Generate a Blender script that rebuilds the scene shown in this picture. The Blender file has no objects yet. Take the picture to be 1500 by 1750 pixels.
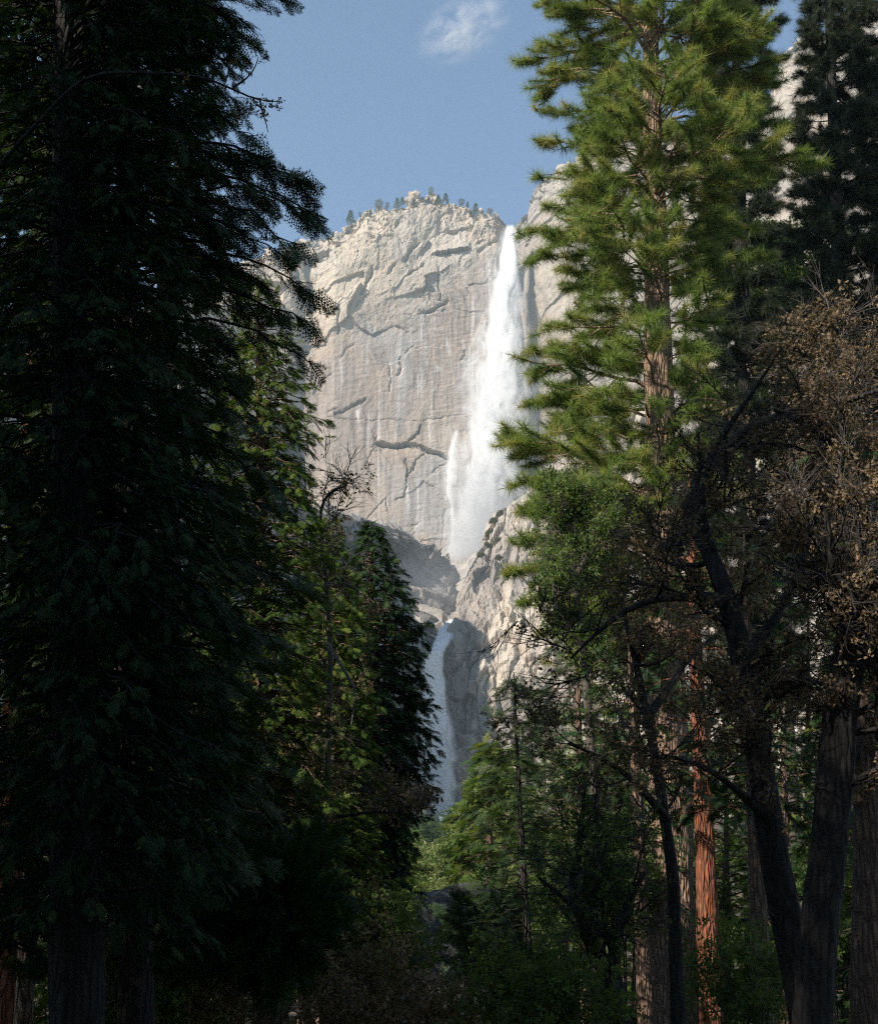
import bpy, math, random
import numpy as np
from mathutils import Vector
R = math.radians
rng = np.random.default_rng(7)
random.seed(7)
sc = bpy.context.scene
COL = sc.collection

# ------------------------------------------------------------------ camera
FPX = 2430.0; PITCH = R(15.3); EYE = 1.7
cam = bpy.data.cameras.new('camera'); camo = bpy.data.objects.new('camera', cam); COL.objects.link(camo)
cam.sensor_fit = 'VERTICAL'; cam.sensor_height = 36; cam.sensor_width = 36; cam.lens = 50
cam.clip_start = 0.1; cam.clip_end = 20000
camo.location = (0, 0, EYE); camo.rotation_euler = (math.pi/2 + PITCH, 0, 0)
sc.camera = camo

# ------------------------------------------------------------------ light
SUN = Vector((-0.64, -0.53, 0.60)).normalized()
ELEV = math.asin(SUN.z); AZ = math.atan2(SUN.x, SUN.y)      # azimuth clockwise from +Y
world = bpy.data.worlds.new('World'); sc.world = world; world.use_nodes = True
nt = world.node_tree; nt.nodes.clear()
wo = nt.nodes.new('ShaderNodeOutputWorld'); wb = nt.nodes.new('ShaderNodeBackground'); sky = nt.nodes.new('ShaderNodeTexSky')
sky.sky_type = 'NISHITA'; sky.sun_disc = False; sky.sun_elevation = ELEV; sky.sun_rotation = AZ
sky.altitude = 1200; sky.air_density = 1.0; sky.dust_density = 0.1; sky.ozone_density = 2.6
wb.inputs['Strength'].default_value = 0.10
nt.links.new(sky.outputs[0], wb.inputs[0]); nt.links.new(wb.outputs[0], wo.inputs[0])
sl = bpy.data.lights.new('sun', 'SUN'); sl.energy = 5.0; sl.angle = R(0.5); sl.color = (1.0, 0.93, 0.84)
so = bpy.data.objects.new('sun', sl); COL.objects.link(so); so.rotation_euler = SUN.to_track_quat('Z', 'Y').to_euler()
so.location = (-200, -130, 300)
sc.view_settings.view_transform = 'Standard'; sc.view_settings.look = 'None'
sc.view_settings.gamma = 1; sc.view_settings.use_curve_mapping = False
sc.view_settings.exposure = 0.85
cy = sc.cycles
cy.max_bounces = 6; cy.diffuse_bounces = 3; cy.glossy_bounces = 1; cy.transmission_bounces = 3
cy.transparent_max_bounces = 40; cy.volume_bounces = 0; cy.use_denoising = False; cy.filter_width = 1.2; cy.use_adaptive_sampling = False
cy.sample_clamp_indirect = 2.0; cy.caustics_reflective = False; cy.caustics_refractive = False
cy.volume_step_rate = 1.0; cy.volume_max_steps = 128

# ------------------------------------------------------------------ helpers
CP, SP = math.cos(PITCH), math.sin(PITCH)
def W(X, Y, D):
    """point at distance D (along +Y) in the direction of photo position X, Y"""
    u = (X-750)/FPX; v = (875-Y)/FPX
    dy = CP - SP*v; dz = SP + CP*v
    return np.array((u/dy*D, D, EYE + dz/dy*D))
def lerp(a, b, t): return a + (b-a)*t
def sstep(a, b, x):
    t = np.clip((x-a)/(b-a), 0, 1); return t*t*(3-2*t)
def hsh(*a):
    h = np.zeros(np.broadcast(*a).shape, dtype=np.uint32)
    for i, v in enumerate(a):
        h = (h ^ (np.asarray(v).astype(np.int64) & 0xffffffff).astype(np.uint32)) * np.uint32(2654435761)
        h ^= h >> np.uint32(15); h = h * np.uint32(2246822519); h ^= h >> np.uint32(13)
    return h.astype(np.float64)/4294967296.0
def vn(x, y, z=0.0, seed=0):
    x, y, z = np.broadcast_arrays(np.asarray(x, float), y, z)
    xi, yi, zi = np.floor(x), np.floor(y), np.floor(z)
    fx, fy, fz = x-xi, y-yi, z-zi
    fx, fy, fz = [f*f*f*(f*(f*6-15)+10) for f in (fx, fy, fz)]
    r = 0
    for a in (0, 1):
        for b in (0, 1):
            for c in (0, 1):
                r = r + hsh(xi+a, yi+b, zi+c, seed)*(fx if a else 1-fx)*(fy if b else 1-fy)*(fz if c else 1-fz)
    return r*2-1
def fbm(x, y, z=0.0, o=4, seed=0, gain=.5):
    r = 0; a = 1.0; f = 1.0
    for i in range(o):
        r = r + a*vn(x*f, y*f, np.asarray(z)*f, seed+i*17); a *= gain; f *= 2.03
    return r
def ridged(x, y, z=0.0, o=4, seed=0):
    r = 0; a = 1.0; f = 1.0
    for i in range(o):
        r = r + a*(1-2*np.abs(vn(x*f, y*f, np.asarray(z)*f, seed+i*31))); a *= .5; f *= 2.1
    return r
def worley(u, v, seed=0):
    ui, vi = np.floor(u), np.floor(v)
    f1 = np.full(u.shape, 9.0); f2 = np.full(u.shape, 9.0)
    hx = np.zeros(u.shape); hy = hx.copy(); hz = hx.copy(); du = hx.copy(); dv = hx.copy()
    for a in (-1, 0, 1):
        for b in (-1, 0, 1):
            cu, cv = ui+a, vi+b
            px = cu+hsh(cu, cv, seed+1); py = cv+hsh(cu, cv, seed+2)
            d = np.hypot(u-px, v-py)
            m = d < f1
            f2 = np.where(m, f1, np.minimum(f2, d)); f1 = np.where(m, d, f1)
            hx = np.where(m, hsh(cu, cv, seed+3), hx); hy = np.where(m, hsh(cu, cv, seed+4), hy); hz = np.where(m, hsh(cu, cv, seed+5), hz)
            du = np.where(m, u-px, du); dv = np.where(m, v-py, dv)
    return f1, f2, hx, hy, hz, du, dv
def facets(u, v, seed, tilt=1.0, crack=.5):
    f1, f2, a, b, c, du, dv = worley(u, v, seed)
    return (a-.5) + tilt*((b-.5)*du*2+(c-.5)*dv*2) - crack*np.exp(-((f2-f1)/.06)**2)

def link(name, mesh, parent=None):
    o = bpy.data.objects.new(name, mesh); COL.objects.link(o)
    if parent is not None: o.parent = parent
    return o
def empty(name, loc, label, cat, group=None):
    o = bpy.data.objects.new(name, None); COL.objects.link(o); o.location = tuple(loc)
    o.empty_display_size = .5; tag(o, label, cat, group); return o
def tag(o, label=None, cat=None, group=None, kind=None):
    if label: o['label'] = label
    if cat: o['category'] = cat
    if group: o['group'] = group
    if kind: o['kind'] = kind
    return o
def child(o, parent):
    """geometry is in world coordinates: keep it there under the parent"""
    o.parent = parent; o.matrix_parent_inverse.identity()
    o.location = tuple(-np.array(parent.location)); return o
def mesh_np(name, V, F, mat=None, smooth=False):
    V = np.asarray(V, dtype=np.float32); F = np.asarray(F, dtype=np.int32); k = F.shape[1]
    me = bpy.data.meshes.new(name); me.vertices.add(len(V)); me.vertices.foreach_set('co', V.ravel())
    me.loops.add(F.size); me.loops.foreach_set('vertex_index', F.ravel())
    me.polygons.add(len(F)); me.polygons.foreach_set('loop_start', np.arange(0, F.size, k, dtype=np.int32))
    me.polygons.foreach_set('loop_total', np.full(len(F), k, dtype=np.int32))
    me.polygons.foreach_set('use_smooth', np.full(len(F), smooth))
    me.update(calc_edges=True)
    if mat: me.materials.append(mat)
    return me
def grid_faces(nr, nc):
    i = np.arange(nr*nc).reshape(nr, nc)
    return np.stack([i[:-1, :-1], i[:-1, 1:], i[1:, 1:], i[1:, :-1]], -1).reshape(-1, 4)
def normals(P):
    a = np.gradient(P, axis=1); b = np.gradient(P, axis=0); n = np.cross(a, b)
    return n/np.maximum(np.linalg.norm(n, axis=-1, keepdims=True), 1e-9)
def sheet(name, P, col, mat, kind='structure'):
    nr, nc = P.shape[:2]
    me = mesh_np(name, P.reshape(-1, 3), grid_faces(nr, nc), mat, False)
    if col is not None:
        at = me.color_attributes.new('tone', 'FLOAT_COLOR', 'POINT')
        c = np.ones((nr*nc, 4), dtype=np.float32); c[:, :3] = col.reshape(-1, 3); at.data.foreach_set('color', c.ravel())
    o = link(name, me); o['kind'] = kind; return o
class MB:
    def __init__(s): s.V = []; s.F = []; s.n = 0
    def tube(s, pts, rad, k=5, wob=0, cap=True):
        pts = np.asarray(pts, float); n = len(pts); rad = np.broadcast_to(rad, (n,))
        T = np.gradient(pts, axis=0); T /= np.maximum(np.linalg.norm(T, axis=1, keepdims=True), 1e-9)
        ref = np.array((0, 0, 1.0)) if abs(T[0, 2]) < .8 else np.array((1.0, 0, 0))
        A = np.cross(T, ref); A /= np.maximum(np.linalg.norm(A, axis=1, keepdims=True), 1e-9); B = np.cross(T, A)
        th = np.linspace(0, 2*np.pi, k, endpoint=False)
        ring = pts[:, None] + rad[:, None, None]*(A[:, None]*np.cos(th)[None, :, None] + B[:, None]*np.sin(th)[None, :, None])
        if wob: ring = ring + (ring-pts[:, None])*(wob*vn(ring[..., 0]*1.7, ring[..., 1]*1.7, ring[..., 2]*1.1))[..., None]
        s.V.append(ring.reshape(-1, 3))
        i = np.arange(n*k).reshape(n, k) + s.n; j = np.roll(i, -1, axis=1)
        s.F.append(np.stack([i[:-1], j[:-1], j[1:], i[1:]], -1).reshape(-1, 4)); s.n += n*k
    def build(s, name, mat, smooth=True):
        if not s.V: s.tube([(0, 0, 0), (0, 0, .01)], [.001, .001], 3)
        return mesh_np(name, np.concatenate(s.V), np.concatenate(s.F), mat, smooth)

# ------------------------------------------------------------------ materials
def mat(name):
    m = bpy.data.materials.new(name); m.use_nodes = True; n = m.node_tree; n.nodes.clear(); return m, n
def nd(n, t, **kw):
    x = n.nodes.new(t)
    for k, v in kw.items():
        if k in x.inputs: x.inputs[k].default_value = v
        else: setattr(x, k, v)
    return x
def math_(n, op, a, b=None, c=None, clamp=False):
    x = n.nodes.new('ShaderNodeMath'); x.operation = op; x.use_clamp = clamp
    for i, v in enumerate((a, b, c)):
        if v is None: continue
        if isinstance(v, (int, float)): x.inputs[i].default_value = v
        else: n.links.new(v, x.inputs[i])
    return x.outputs[0]
def ramp(n, fac, stops):
    r = n.nodes.new('ShaderNodeValToRGB'); e = r.color_ramp.elements
    while len(e) < len(stops): e.new(.5)
    for k, (p, c) in enumerate(stops): e[k].position = p; e[k].color = (*c, 1) if len(c) == 3 else c
    n.links.new(fac, r.inputs[0]); return r.outputs[0]
def noise(n, scale, detail=4, vec=None, rough=.55, dist=0):
    x = n.nodes.new('ShaderNodeTexNoise'); x.inputs['Scale'].default_value = scale; x.inputs['Detail'].default_value = detail
    x.inputs['Roughness'].default_value = rough; x.inputs['Distortion'].default_value = dist
    if vec is not None: n.links.new(vec, x.inputs['Vector'])
    return x.outputs['Fac']
def mapping(n, scale, src='Object'):
    t = n.nodes.new('ShaderNodeTexCoord'); m = n.nodes.new('ShaderNodeMapping'); m.inputs['Scale'].default_value = scale
    n.links.new(t.outputs[src], m.inputs['Vector']); return m.outputs[0]
def out(n, s, vol=False):
    o = n.nodes.new('ShaderNodeOutputMaterial'); n.links.new(s, o.inputs['Volume' if vol else 'Surface']); return o
def mixc(n, f, a, b, bt='MIX'):
    x = n.nodes.new('ShaderNodeMix'); x.data_type = 'RGBA'; x.blend_type = bt
    for i, v in ((0, f), (6, a), (7, b)):
        if isinstance(v, (int, float)): x.inputs[i].default_value = v
        elif isinstance(v, tuple): x.inputs[i].default_value = (*v, 1)
        else: n.links.new(v, x.inputs[i])
    return x.outputs[2]

def foliage(name, c1, c2, c3=None, trans=.35, rough=.55):
    m, n = mat(name)
    oi = n.nodes.new('ShaderNodeObjectInfo')
    col = ramp(n, oi.outputs['Random'], [(0, c1), (.6, c2), (1, c3 or c2)])
    p = nd(n, 'ShaderNodeBsdfPrincipled', Roughness=rough); n.links.new(col, p.inputs['Base Color'])
    p.inputs['Specular IOR Level'].default_value = .35
    t = nd(n, 'ShaderNodeBsdfTranslucent'); c = mixc(n, 1.0, col, (1.25, 1.15, .55), 'MULTIPLY'); n.links.new(c, t.inputs[0])
    x = nd(n, 'ShaderNodeMixShader'); x.inputs[0].default_value = trans
    n.links.new(p.outputs[0], x.inputs[1]); n.links.new(t.outputs[0], x.inputs[2]); out(n, x.outputs[0]); return m
def bark(name, dark, light, sc_=1.0, bump=.6):
    m, n = mat(name)
    v = mapping(n, (9*sc_, 9*sc_, 1.6*sc_))
    a = noise(n, 1.0, 6, v, .65, .6)
    vo = n.nodes.new('ShaderNodeTexVoronoi'); vo.feature = 'DISTANCE_TO_EDGE'; vo.inputs['Scale'].default_value = 1.2
    n.links.new(v, vo.inputs['Vector'])
    cr = math_(n, 'MULTIPLY', vo.outputs['Distance'], 3.0, clamp=True)
    h = math_(n, 'MULTIPLY_ADD', a, .6, cr)
    big = noise(n, .8, 3)
    col = ramp(n, math_(n, 'MULTIPLY_ADD', big, .35, math_(n, 'MULTIPLY', h, .6)), [(.2, dark), (.75, light)])
    b = n.nodes.new('ShaderNodeBump'); b.inputs['Strength'].default_value = bump; b.inputs['Distance'].default_value = .05
    n.links.new(h, b.inputs['Height'])
    p = nd(n, 'ShaderNodeBsdfPrincipled', Roughness=.9); n.links.new(col, p.inputs['Base Color']); n.links.new(b.outputs[0], p.inputs['Normal'])
    out(n, p.outputs[0]); return m
def rock_mat(name, scale=1.0, bump=1.0, bdist=1.0):
    m, n = mat(name)
    at = n.nodes.new('ShaderNodeAttribute'); at.attribute_name = 'tone'
    v1 = mapping(n, (.35*scale, .35*scale, .06*scale)); v2 = mapping(n, (.5*scale,)*3)
    s1 = noise(n, 1.0, 6, v1, .62, .3); s2 = noise(n, 1.0, 8, v2, .7)
    f = math_(n, 'ADD', math_(n, 'MULTIPLY', s1, .7), math_(n, 'MULTIPLY', s2, .6))
    g = ramp(n, f, [(.42, (.68, .68, .71)), (.62, (.98, .97, .95)), (.85, (1.18, 1.15, 1.1))])
    col = mixc(n, 1.0, at.outputs['Color'], g, 'MULTIPLY')
    b = n.nodes.new('ShaderNodeBump'); b.inputs['Strength'].default_value = bump; b.inputs['Distance'].default_value = bdist
    n.links.new(s2, b.inputs['Height'])
    p = nd(n, 'ShaderNodeBsdfPrincipled', Roughness=.85); n.links.new(col, p.inputs['Base Color']); n.links.new(b.outputs[0], p.inputs['Normal'])
    out(n, p.outputs[0]); return m
ROCK = rock_mat('granite', 1.0, .7, 1.2)
ROCKN = rock_mat('granite_near', 4.0, .7, .25)

# ------------------------------------------------------------------ terrain
def gz(x, y):
    y = np.asarray(y, float); x = np.asarray(x, float)
    b = np.interp(y, [-60, 4, 22, 60, 120, 300, 720, 900, 2600], [1, 0, -3.3, -3.4, -1, 8, 34, 50, 50])
    b = b + .35*vn(x*.12, y*.12) + .12*vn(x*.6, y*.6, 3.0)*np.exp(-(y/80)**2)
    b = b + np.where(np.abs(x) > 14, (np.abs(x)-14)*.04, 0)*np.clip(y/60, 0, 1)
    return b*np.clip(np.hypot(x, y)/4, 0, 1)
def ground():
    t = np.linspace(-1, 1, 261); ax = np.sign(t)*(np.abs(t)**3.2)*2600
    xs = ax; ys = ax
    X, Y = np.meshgrid(xs, ys)
    P = np.stack([X, Y, gz(X, Y)], -1)
    m, n = mat('forest_floor')
    c = ramp(n, noise(n, .9, 8, rough=.7), [(.35, (.035, .025, .016)), (.55, (.09, .06, .035)), (.7, (.06, .075, .03))])
    v = mapping(n, (1, 1, 1)); n.links.new(v, n.nodes[0].inputs['Vector']) if n.nodes[0].type == 'TEX_NOISE' else None
    p = nd(n, 'ShaderNodeBsdfPrincipled', Roughness=.95); n.links.new(c, p.inputs['Base Color']); out(n, p.outputs[0])
    o = sheet('ground', P, None, m)
ground()

def seg_dist(px, py, line):
    d = np.full(px.shape, 1e9)
    for (x0, y0), (x1, y1) in zip(line[:-1], line[1:]):
        dx, dy = x1-x0, y1-y0; L = dx*dx+dy*dy
        t = np.clip(((px-x0)*dx+(py-y0)*dy)/L, 0, 1); d = np.minimum(d, np.hypot(px-x0-t*dx, py-y0-t*dy))
    return d
# ---- the great wall behind the upper fall -----------------------------------
SIL = [(250, 520), (340, 490), (400, 460), (420, 448), (480, 430), (532, 412), (580, 400), (588, 392), (608, 366), (624, 354), (636, 360), (680, 354), (696, 341),
       (716, 333), (732, 331), (752, 338), (784, 345), (812, 362), (832, 362), (852, 370), (866, 387), (872, 392), (880, 391), (886, 378), (902, 357),
       (901, 342), (916, 316), (928, 307), (1000, 262), (1050, 236), (1100, 226), (1200, 215), (1310, 200), (1324, 150), (1333, 108), (1348, 91), (1374, 69),
       (1420, 45), (1465, 22), (1500, 12), (1600, -30), (1750, -60)]
WD = [(250, 1600), (400, 1700), (500, 1735), (525, 1752), (545, 1752), (575, 1740), (700, 1745), (800, 1752), (846, 1758), (868, 1795), (890, 1800), (905, 1770), (930, 1735), (1000, 1700), (1150, 1660), (1300, 1600), (1340, 1560), (1500, 1420), (1750, 1300)]
def great_wall():
    nc, nr = 760, 430
    Xp = np.linspace(250, 1750, nc)
    sx = np.array([p[0] for p in SIL], float); sx = np.maximum.accumulate(sx + np.arange(len(sx))*1e-3); sy = [p[1] for p in SIL]
    Yt = np.interp(Xp, sx, sy)
    Yt = Yt + 5*ridged(Xp*.03, 0.5, o=3, seed=5)*np.where((Xp > 560) & (Xp < 830), 1, .4) - 1
    Yt = np.where((Xp > 866) & (Xp < 884), 389, Yt)
    D = np.interp(Xp, [p[0] for p in WD], [p[1] for p in WD])
    LEAN = 26.0
    top = np.array([W(a, b, d+LEAN) for a, b, d in zip(Xp, Yt, D)])
    zb = 225.0
    t = np.linspace(0, 1, nr-24)[:, None]
    z = zb + (top[:, 2][None]-zb)*t
    zt = top[:, 2][None]
    up = sstep(1.0, .55, 1-0*t) * 0
    # upper rim leans back more than the wall below
    hgt = (zt - z)
    y = D[None] + LEAN - np.minimum(hgt, 60)*.30 - np.clip(hgt-60, 0, 1e4)*.022
    x = np.broadcast_to(top[:, 0][None]/top[:, 1][None], y.shape)*y
    front = np.stack([x, y, z], -1)
    # the rim runs back as a rounded top
    back = []
    for k in range(1, 25):
        b = k/24.0
        q = top.copy(); q[:, 1] += 260*b**1.6 + 3*k*.3; q[:, 0] = top[:, 0]/top[:, 1]*q[:, 1]*(.0*b+1)
        q[:, 2] = top[:, 2] - 70*b**1.3; back.append(q)
    P = np.concatenate([front, np.array(back)], 0)
    N = normals(P)
    if N[100, 100, 1] > 0: N = -N
    # photo position of each surface point, only to lay out cracks and stains at their places on the wall
    dz = P[..., 2]-EYE; yy = P[..., 1]; cz = CP*yy + SP*dz; cyv = -SP*yy + CP*dz
    U = 750 + FPX*P[..., 0]/cz; V = 875 - FPX*cyv/cz
    xw, zw = P[..., 0], P[..., 2]
    wx = xw + 14*vn(xw*.012, zw*.012, 1.0) + 5*vn(xw*.05, zw*.05, 2.0); wz = zw + 14*vn(xw*.012, zw*.012, 7.0) + 5*vn(xw*.05, zw*.05, 8.0)
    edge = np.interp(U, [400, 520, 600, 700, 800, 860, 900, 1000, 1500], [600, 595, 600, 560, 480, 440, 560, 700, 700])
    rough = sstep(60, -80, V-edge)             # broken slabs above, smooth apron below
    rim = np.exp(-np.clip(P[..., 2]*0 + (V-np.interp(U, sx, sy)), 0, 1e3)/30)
    diag = wx*.8 + wz*.6; dia2 = -wx*.6 + wz*.8
    h = 5.5*fbm(xw*.007, zw*.005, o=3, seed=3)
    ra = np.where(U > 900, .5, 1.0)*rough
    brk = .35+.9*sstep(-.1, .5, fbm(xw*.013, zw*.013, 4.0, o=3, seed=33))
    h = h + ra*(7*facets(diag*.013, dia2*.026, 11, 1.4, .0) + brk*3.0*facets(wx*.05, wz*.026, 12, 1.3, .1) + brk*1.5*facets(wx*.11, wz*.06, 13, 1.4, .2))
    h = h + ra*brk*1.3*ridged(wx*.035, wz*.014, o=3, seed=8)
    h = h + (1-rough)*(1.5*facets(wx*.011, wz*.022, 21, 1.1, .0) + .6*fbm(xw*.12, zw*.010, o=4, seed=9) + .3*facets(xw*.02+wz*.004, (zw+.25*xw)*.10, 22, 1.3, .0) + .22*fbm(xw*.03, (zw-.2*xw)*.3, o=3, seed=19))
    h = h + rim*(5*facets(wx*.05, wz*.06, 31, 1.8, .4) + 3*facets(wx*.12, wz*.13, 32, 1.8, .5))
    h = h + (.25+.3*rough)*fbm(xw*.22, zw*.22, o=3, seed=14)
    ju, jv = 2*vn(U*.06, V*.06, 0., 77)+1.3*vn(U*.3, V*.3, 0., 79), 2*vn(U*.06, V*.06, 5., 78)+1.3*vn(U*.3, V*.3, 5., 80)
    U2, V2 = U+ju, V+jv
    def crack(line, w, dep):
        nonlocal h
        h = h - dep*np.exp(-(seg_dist(U2, V2, line)/w)**2)
    def roof(line, w, dep):       # the rock above the line stands proud, below it steps back
        nonlocal h
        lx = [p[0] for p in line]; ly = [p[1] for p in line]
        m = sstep(lx[0]-6, lx[0]+6, U2)*sstep(lx[-1]+6, lx[-1]-6, U2); d = V2-np.interp(U2, lx, ly)
        h = h + m*dep*np.where(d < 0, np.exp(d/w), -.8*np.exp(-d/(w*.4)))
    crack([(645, 757), (672, 761), (692, 759), (712, 761), (735, 770), (770, 782)], 2.5, 10)
    crack([(692, 758), (706, 746), (716, 740), (720, 726)], 1.8, 7)
    roof([(648, 758), (692, 759), (735, 770), (772, 783)], 14, 4.5)
    crack([(570, 706), (586, 700), (606, 690), (624, 678)], 2, 6)
    crack([(692, 785), (696, 806), (694, 830), (690, 848), (678, 852)], 1.6, 4); crack([(708, 792), (696, 812)], 1.6, 4)
    crack([(684, 612), (686, 628), (681, 640)], 2.2, 5); crack([(668, 625), (668, 668)], 1.3, 3)
    roof([(740, 433), (760, 431), (800, 424)], 12, 7)
    crack([(718, 536), (740, 530), (765, 516)], 2.2, 5); crack([(750, 455), (753, 512)], 1.5, 4)
    crack([(690, 445), (704, 425), (716, 415)], 3, 6); crack([(664, 468), (674, 452)], 2.5, 5); crack([(700, 470), (725, 452)], 2, 4)
    crack([(618, 500), (632, 470), (636, 455)], 2.5, 5); crack([(578, 525), (580, 570)], 2, 4)
    crack([(526, 440), (530, 500), (538, 560), (548, 585)], 5, 8); crack([(505, 450), (512, 500), (520, 570)], 5, 6)
    crack([(560, 712), (640, 716), (720, 718), (795, 706)], 1.2, 1.4)
    crack([(820, 430), (845, 415), (865, 395)], 3, 4); crack([(760, 870), (755, 930)], 1.3, 2); crack([(585, 930), (660, 850), (664, 880)], 1.2, 2)
    crack([(690, 535), (760, 530)], 1.2, 2); crack([(640, 760), (625, 790)], 1.2, 2.5); crack([(740, 806), (765, 790)], 1.2, 2.5)
    for k in range(34):
        cx, cyy = rng.uniform(440, 1500), rng.uniform(400, 900); a = rng.choice([0.15, -.5, 1.35, 1.7, -1.2]) + rng.normal()*.2; L = rng.uniform(8, 45)
        crack([(cx, cyy), (cx+L*.5*math.cos(a), cyy+L*.5*math.sin(a)), (cx+L*math.cos(a+.3), cyy+L*math.sin(a+.3))], rng.uniform(.9, 1.8), rng.uniform(1.2, 3.4))
    h = h*np.where(P[..., 1] > 1e9, 0, 1)
    lipm = sstep(14, 5, np.abs(U-875))*sstep(430, 400, V); h = h*(1-lipm)
    P = P + N*h[..., None]
    # colours: pale warm granite above, mauve brown apron below, dark and white streaks under the ledges
    f = fbm(xw*.01, zw*.01, o=4, seed=40)[..., None]
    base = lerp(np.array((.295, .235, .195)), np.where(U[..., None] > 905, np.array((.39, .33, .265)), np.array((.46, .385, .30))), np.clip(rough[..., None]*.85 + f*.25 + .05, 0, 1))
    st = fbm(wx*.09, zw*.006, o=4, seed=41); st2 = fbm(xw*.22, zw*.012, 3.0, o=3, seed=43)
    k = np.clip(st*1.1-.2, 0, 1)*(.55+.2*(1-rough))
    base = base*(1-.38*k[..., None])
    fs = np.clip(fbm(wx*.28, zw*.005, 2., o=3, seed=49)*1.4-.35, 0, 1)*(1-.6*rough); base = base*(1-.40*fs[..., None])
    base = lerp(base, np.array((.31, .295, .285)), (np.clip(fbm(xw*.02, zw*.008, 9.0, o=3, seed=45)*1.3, 0, .6)*(1-.5*rough))[..., None])
    w = np.clip(st2*1.8-.95, 0, 1)*(1-rough)*.6; base = lerp(base, np.array((.55, .52, .50)), w[..., None])
    o_ = np.clip(fbm(xw*.014, zw*.03, 5.0, o=4, seed=47)*1.2-.15, 0, .6); base = lerp(base, np.array((.38, .28, .20)), o_[..., None]*.6)
    fall_band = np.exp(-((U-np.interp(V, [385, 960], [895, 850]))/26)**2); base = lerp(base, np.array((.20, .19, .19)), fall_band[..., None]*.55)  # darker grey band along the upper fall
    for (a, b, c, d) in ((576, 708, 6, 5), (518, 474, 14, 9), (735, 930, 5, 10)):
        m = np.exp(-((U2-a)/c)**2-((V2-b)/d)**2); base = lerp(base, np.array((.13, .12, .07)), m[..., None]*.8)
    for (a, b, c, w_) in ((611, 700, 26, 2), (765, 580, 34, 2.2), (750, 624, 10, 4), (790, 580, 24, 1.5), (733, 715, 60, 1.2), (768, 820, 60, 2)):
        m = np.exp(-((U2-a-(V2-b)*.12)/w_)**2)*sstep(b-4, b, V2)*sstep(b+c, b+c*.3, V2); base = lerp(base, np.array((.7, .68, .66)), m[..., None]*.6)
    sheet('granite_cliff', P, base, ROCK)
    return P
WALLP = great_wall()

def edge_rock(name, pts, nr, nc, length, dirv, backv, seed, colA, colB, hs, curve=0, pw=1.6, colfun=None, keep=0, strata=0, drop=0):
    """a rock flank: its visible edge follows pts (X, Y, D); the face runs from there along dirv, the far side along backv"""
    E = np.array([W(*p) for p in pts]); 
    sl_ = np.concatenate([[0], np.cumsum(np.linalg.norm(np.diff(E, axis=0), axis=1))]); q0 = np.linspace(0, sl_[-1], nr)
    ex, ey, zz = [np.interp(q0, sl_, E[:, k]) for k in range(3)]
    for _ in range(6): ex[1:-1] = (ex[:-2]+2*ex[1:-1]+ex[2:])/4; zz[1:-1] = (zz[:-2]+2*zz[1:-1]+zz[2:])/4; ey[1:-1] = (ey[:-2]+2*ey[1:-1]+ey[2:])/4
    s = np.concatenate([-np.linspace(1, 0, 14)[:-1], np.linspace(0, 1, nc)**pw])
    dirv = np.array((*dirv, 0.0)); backv = np.array((*backv, 0.0))
    S = s[None, :, None]
    off = np.where(S >= 0, S*length*dirv[None, None], -S*160*backv[None, None])
    rnd = np.exp(-np.abs(S)*length/12)*0
    P = np.stack([ex, ey, zz], -1)[:, None] + off
    # round the corner
    P[..., 1] += 5*np.exp(-(np.abs(s)*length/9)**1.5)[None]
    if keep: P[..., 2] = EYE+(P[..., 2]-EYE)*(1+keep*(np.minimum(P[..., 1]/ey[:, None], 1)-1))
    if drop: P[..., 2] -= drop*length*s.clip(0)[None]
    if curve: P[..., 1] += curve*(s.clip(0)**2)[None]
    N = normals(P)
    if N[nr//2, nc//2, 1] > 0: N = -N
    a = P[..., 0]*dirv[0] + P[..., 1]*dirv[1]; b = P[..., 2]
    a2 = a + 6*vn(a*.03, b*.03, seed) + 2*vn(a*.12, b*.12, seed+3); b2 = b + 6*vn(a*.03, b*.03, seed+9) + 2*vn(a*.12, b*.12, seed+5)
    dg, dh = a2*.85+b2*.5, -a2*.5+b2*.85
    h = hs*(5*facets(dg*.03, dh*.022, seed, 1.6, .25) + 2.6*facets(a2*.085, b2*.045, seed+1, 1.7, .4) + 1.2*facets(a2*.2, b2*.12, seed+2, 1.6, .4)
            + 1.6*ridged(a2*.07, b2*.03, o=4, seed=seed) + .5*fbm(a*.5, b*.5, o=3, seed=seed+8))
    if strata: q_ = b*.030+.35*vn(a*.02, b*.01, seed); h = h + strata*((q_ % 1)**.6) + .4*strata*(((q_*2.7) % 1)**.6)
    h = h*np.clip(.35+np.abs(s)*length/12, 0, 1)[None]
    P = P + N*h[..., None]
    t = np.clip(.5+.6*fbm(a*.03, b*.02, o=4, seed=seed+4)+.35*fbm(a*.15, b*.03, o=3, seed=seed+6), 0, 1)[..., None]
    c = lerp(np.array(colA), np.array(colB), t)
    if colfun: c = colfun(P, c)
    sheet(name, P, c, ROCK); return P
def img(P):
    dz = P[..., 2]-EYE; yy = P[..., 1]; cz = CP*yy + SP*dz; return 750+FPX*P[..., 0]/cz, 875-FPX*(-SP*yy+CP*dz)/cz
# right ridge beside the lower fall
RIDGE = [(775, 1560, 770), (766, 1400, 775), (757, 1300, 778), (750, 1200, 780), (747, 1130, 785), (752, 1100, 790), (774, 1062, 800), (782, 1030, 815), (790, 1000, 830), (800, 970, 850),
         (814, 945, 865), (826, 915, 880), (838, 890, 890), (850, 874, 895), (866, 866, 900), (895, 845, 920), (930, 805, 950), (970, 775, 980), (1060, 690, 1030), (1220, 590, 1100)]
RP = edge_rock('right_ridge', RIDGE, 420, 330, 330, (1, -.22), (.25, .97), 61, (.24, .205, .18), (.50, .43, .35), 1.15)
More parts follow.
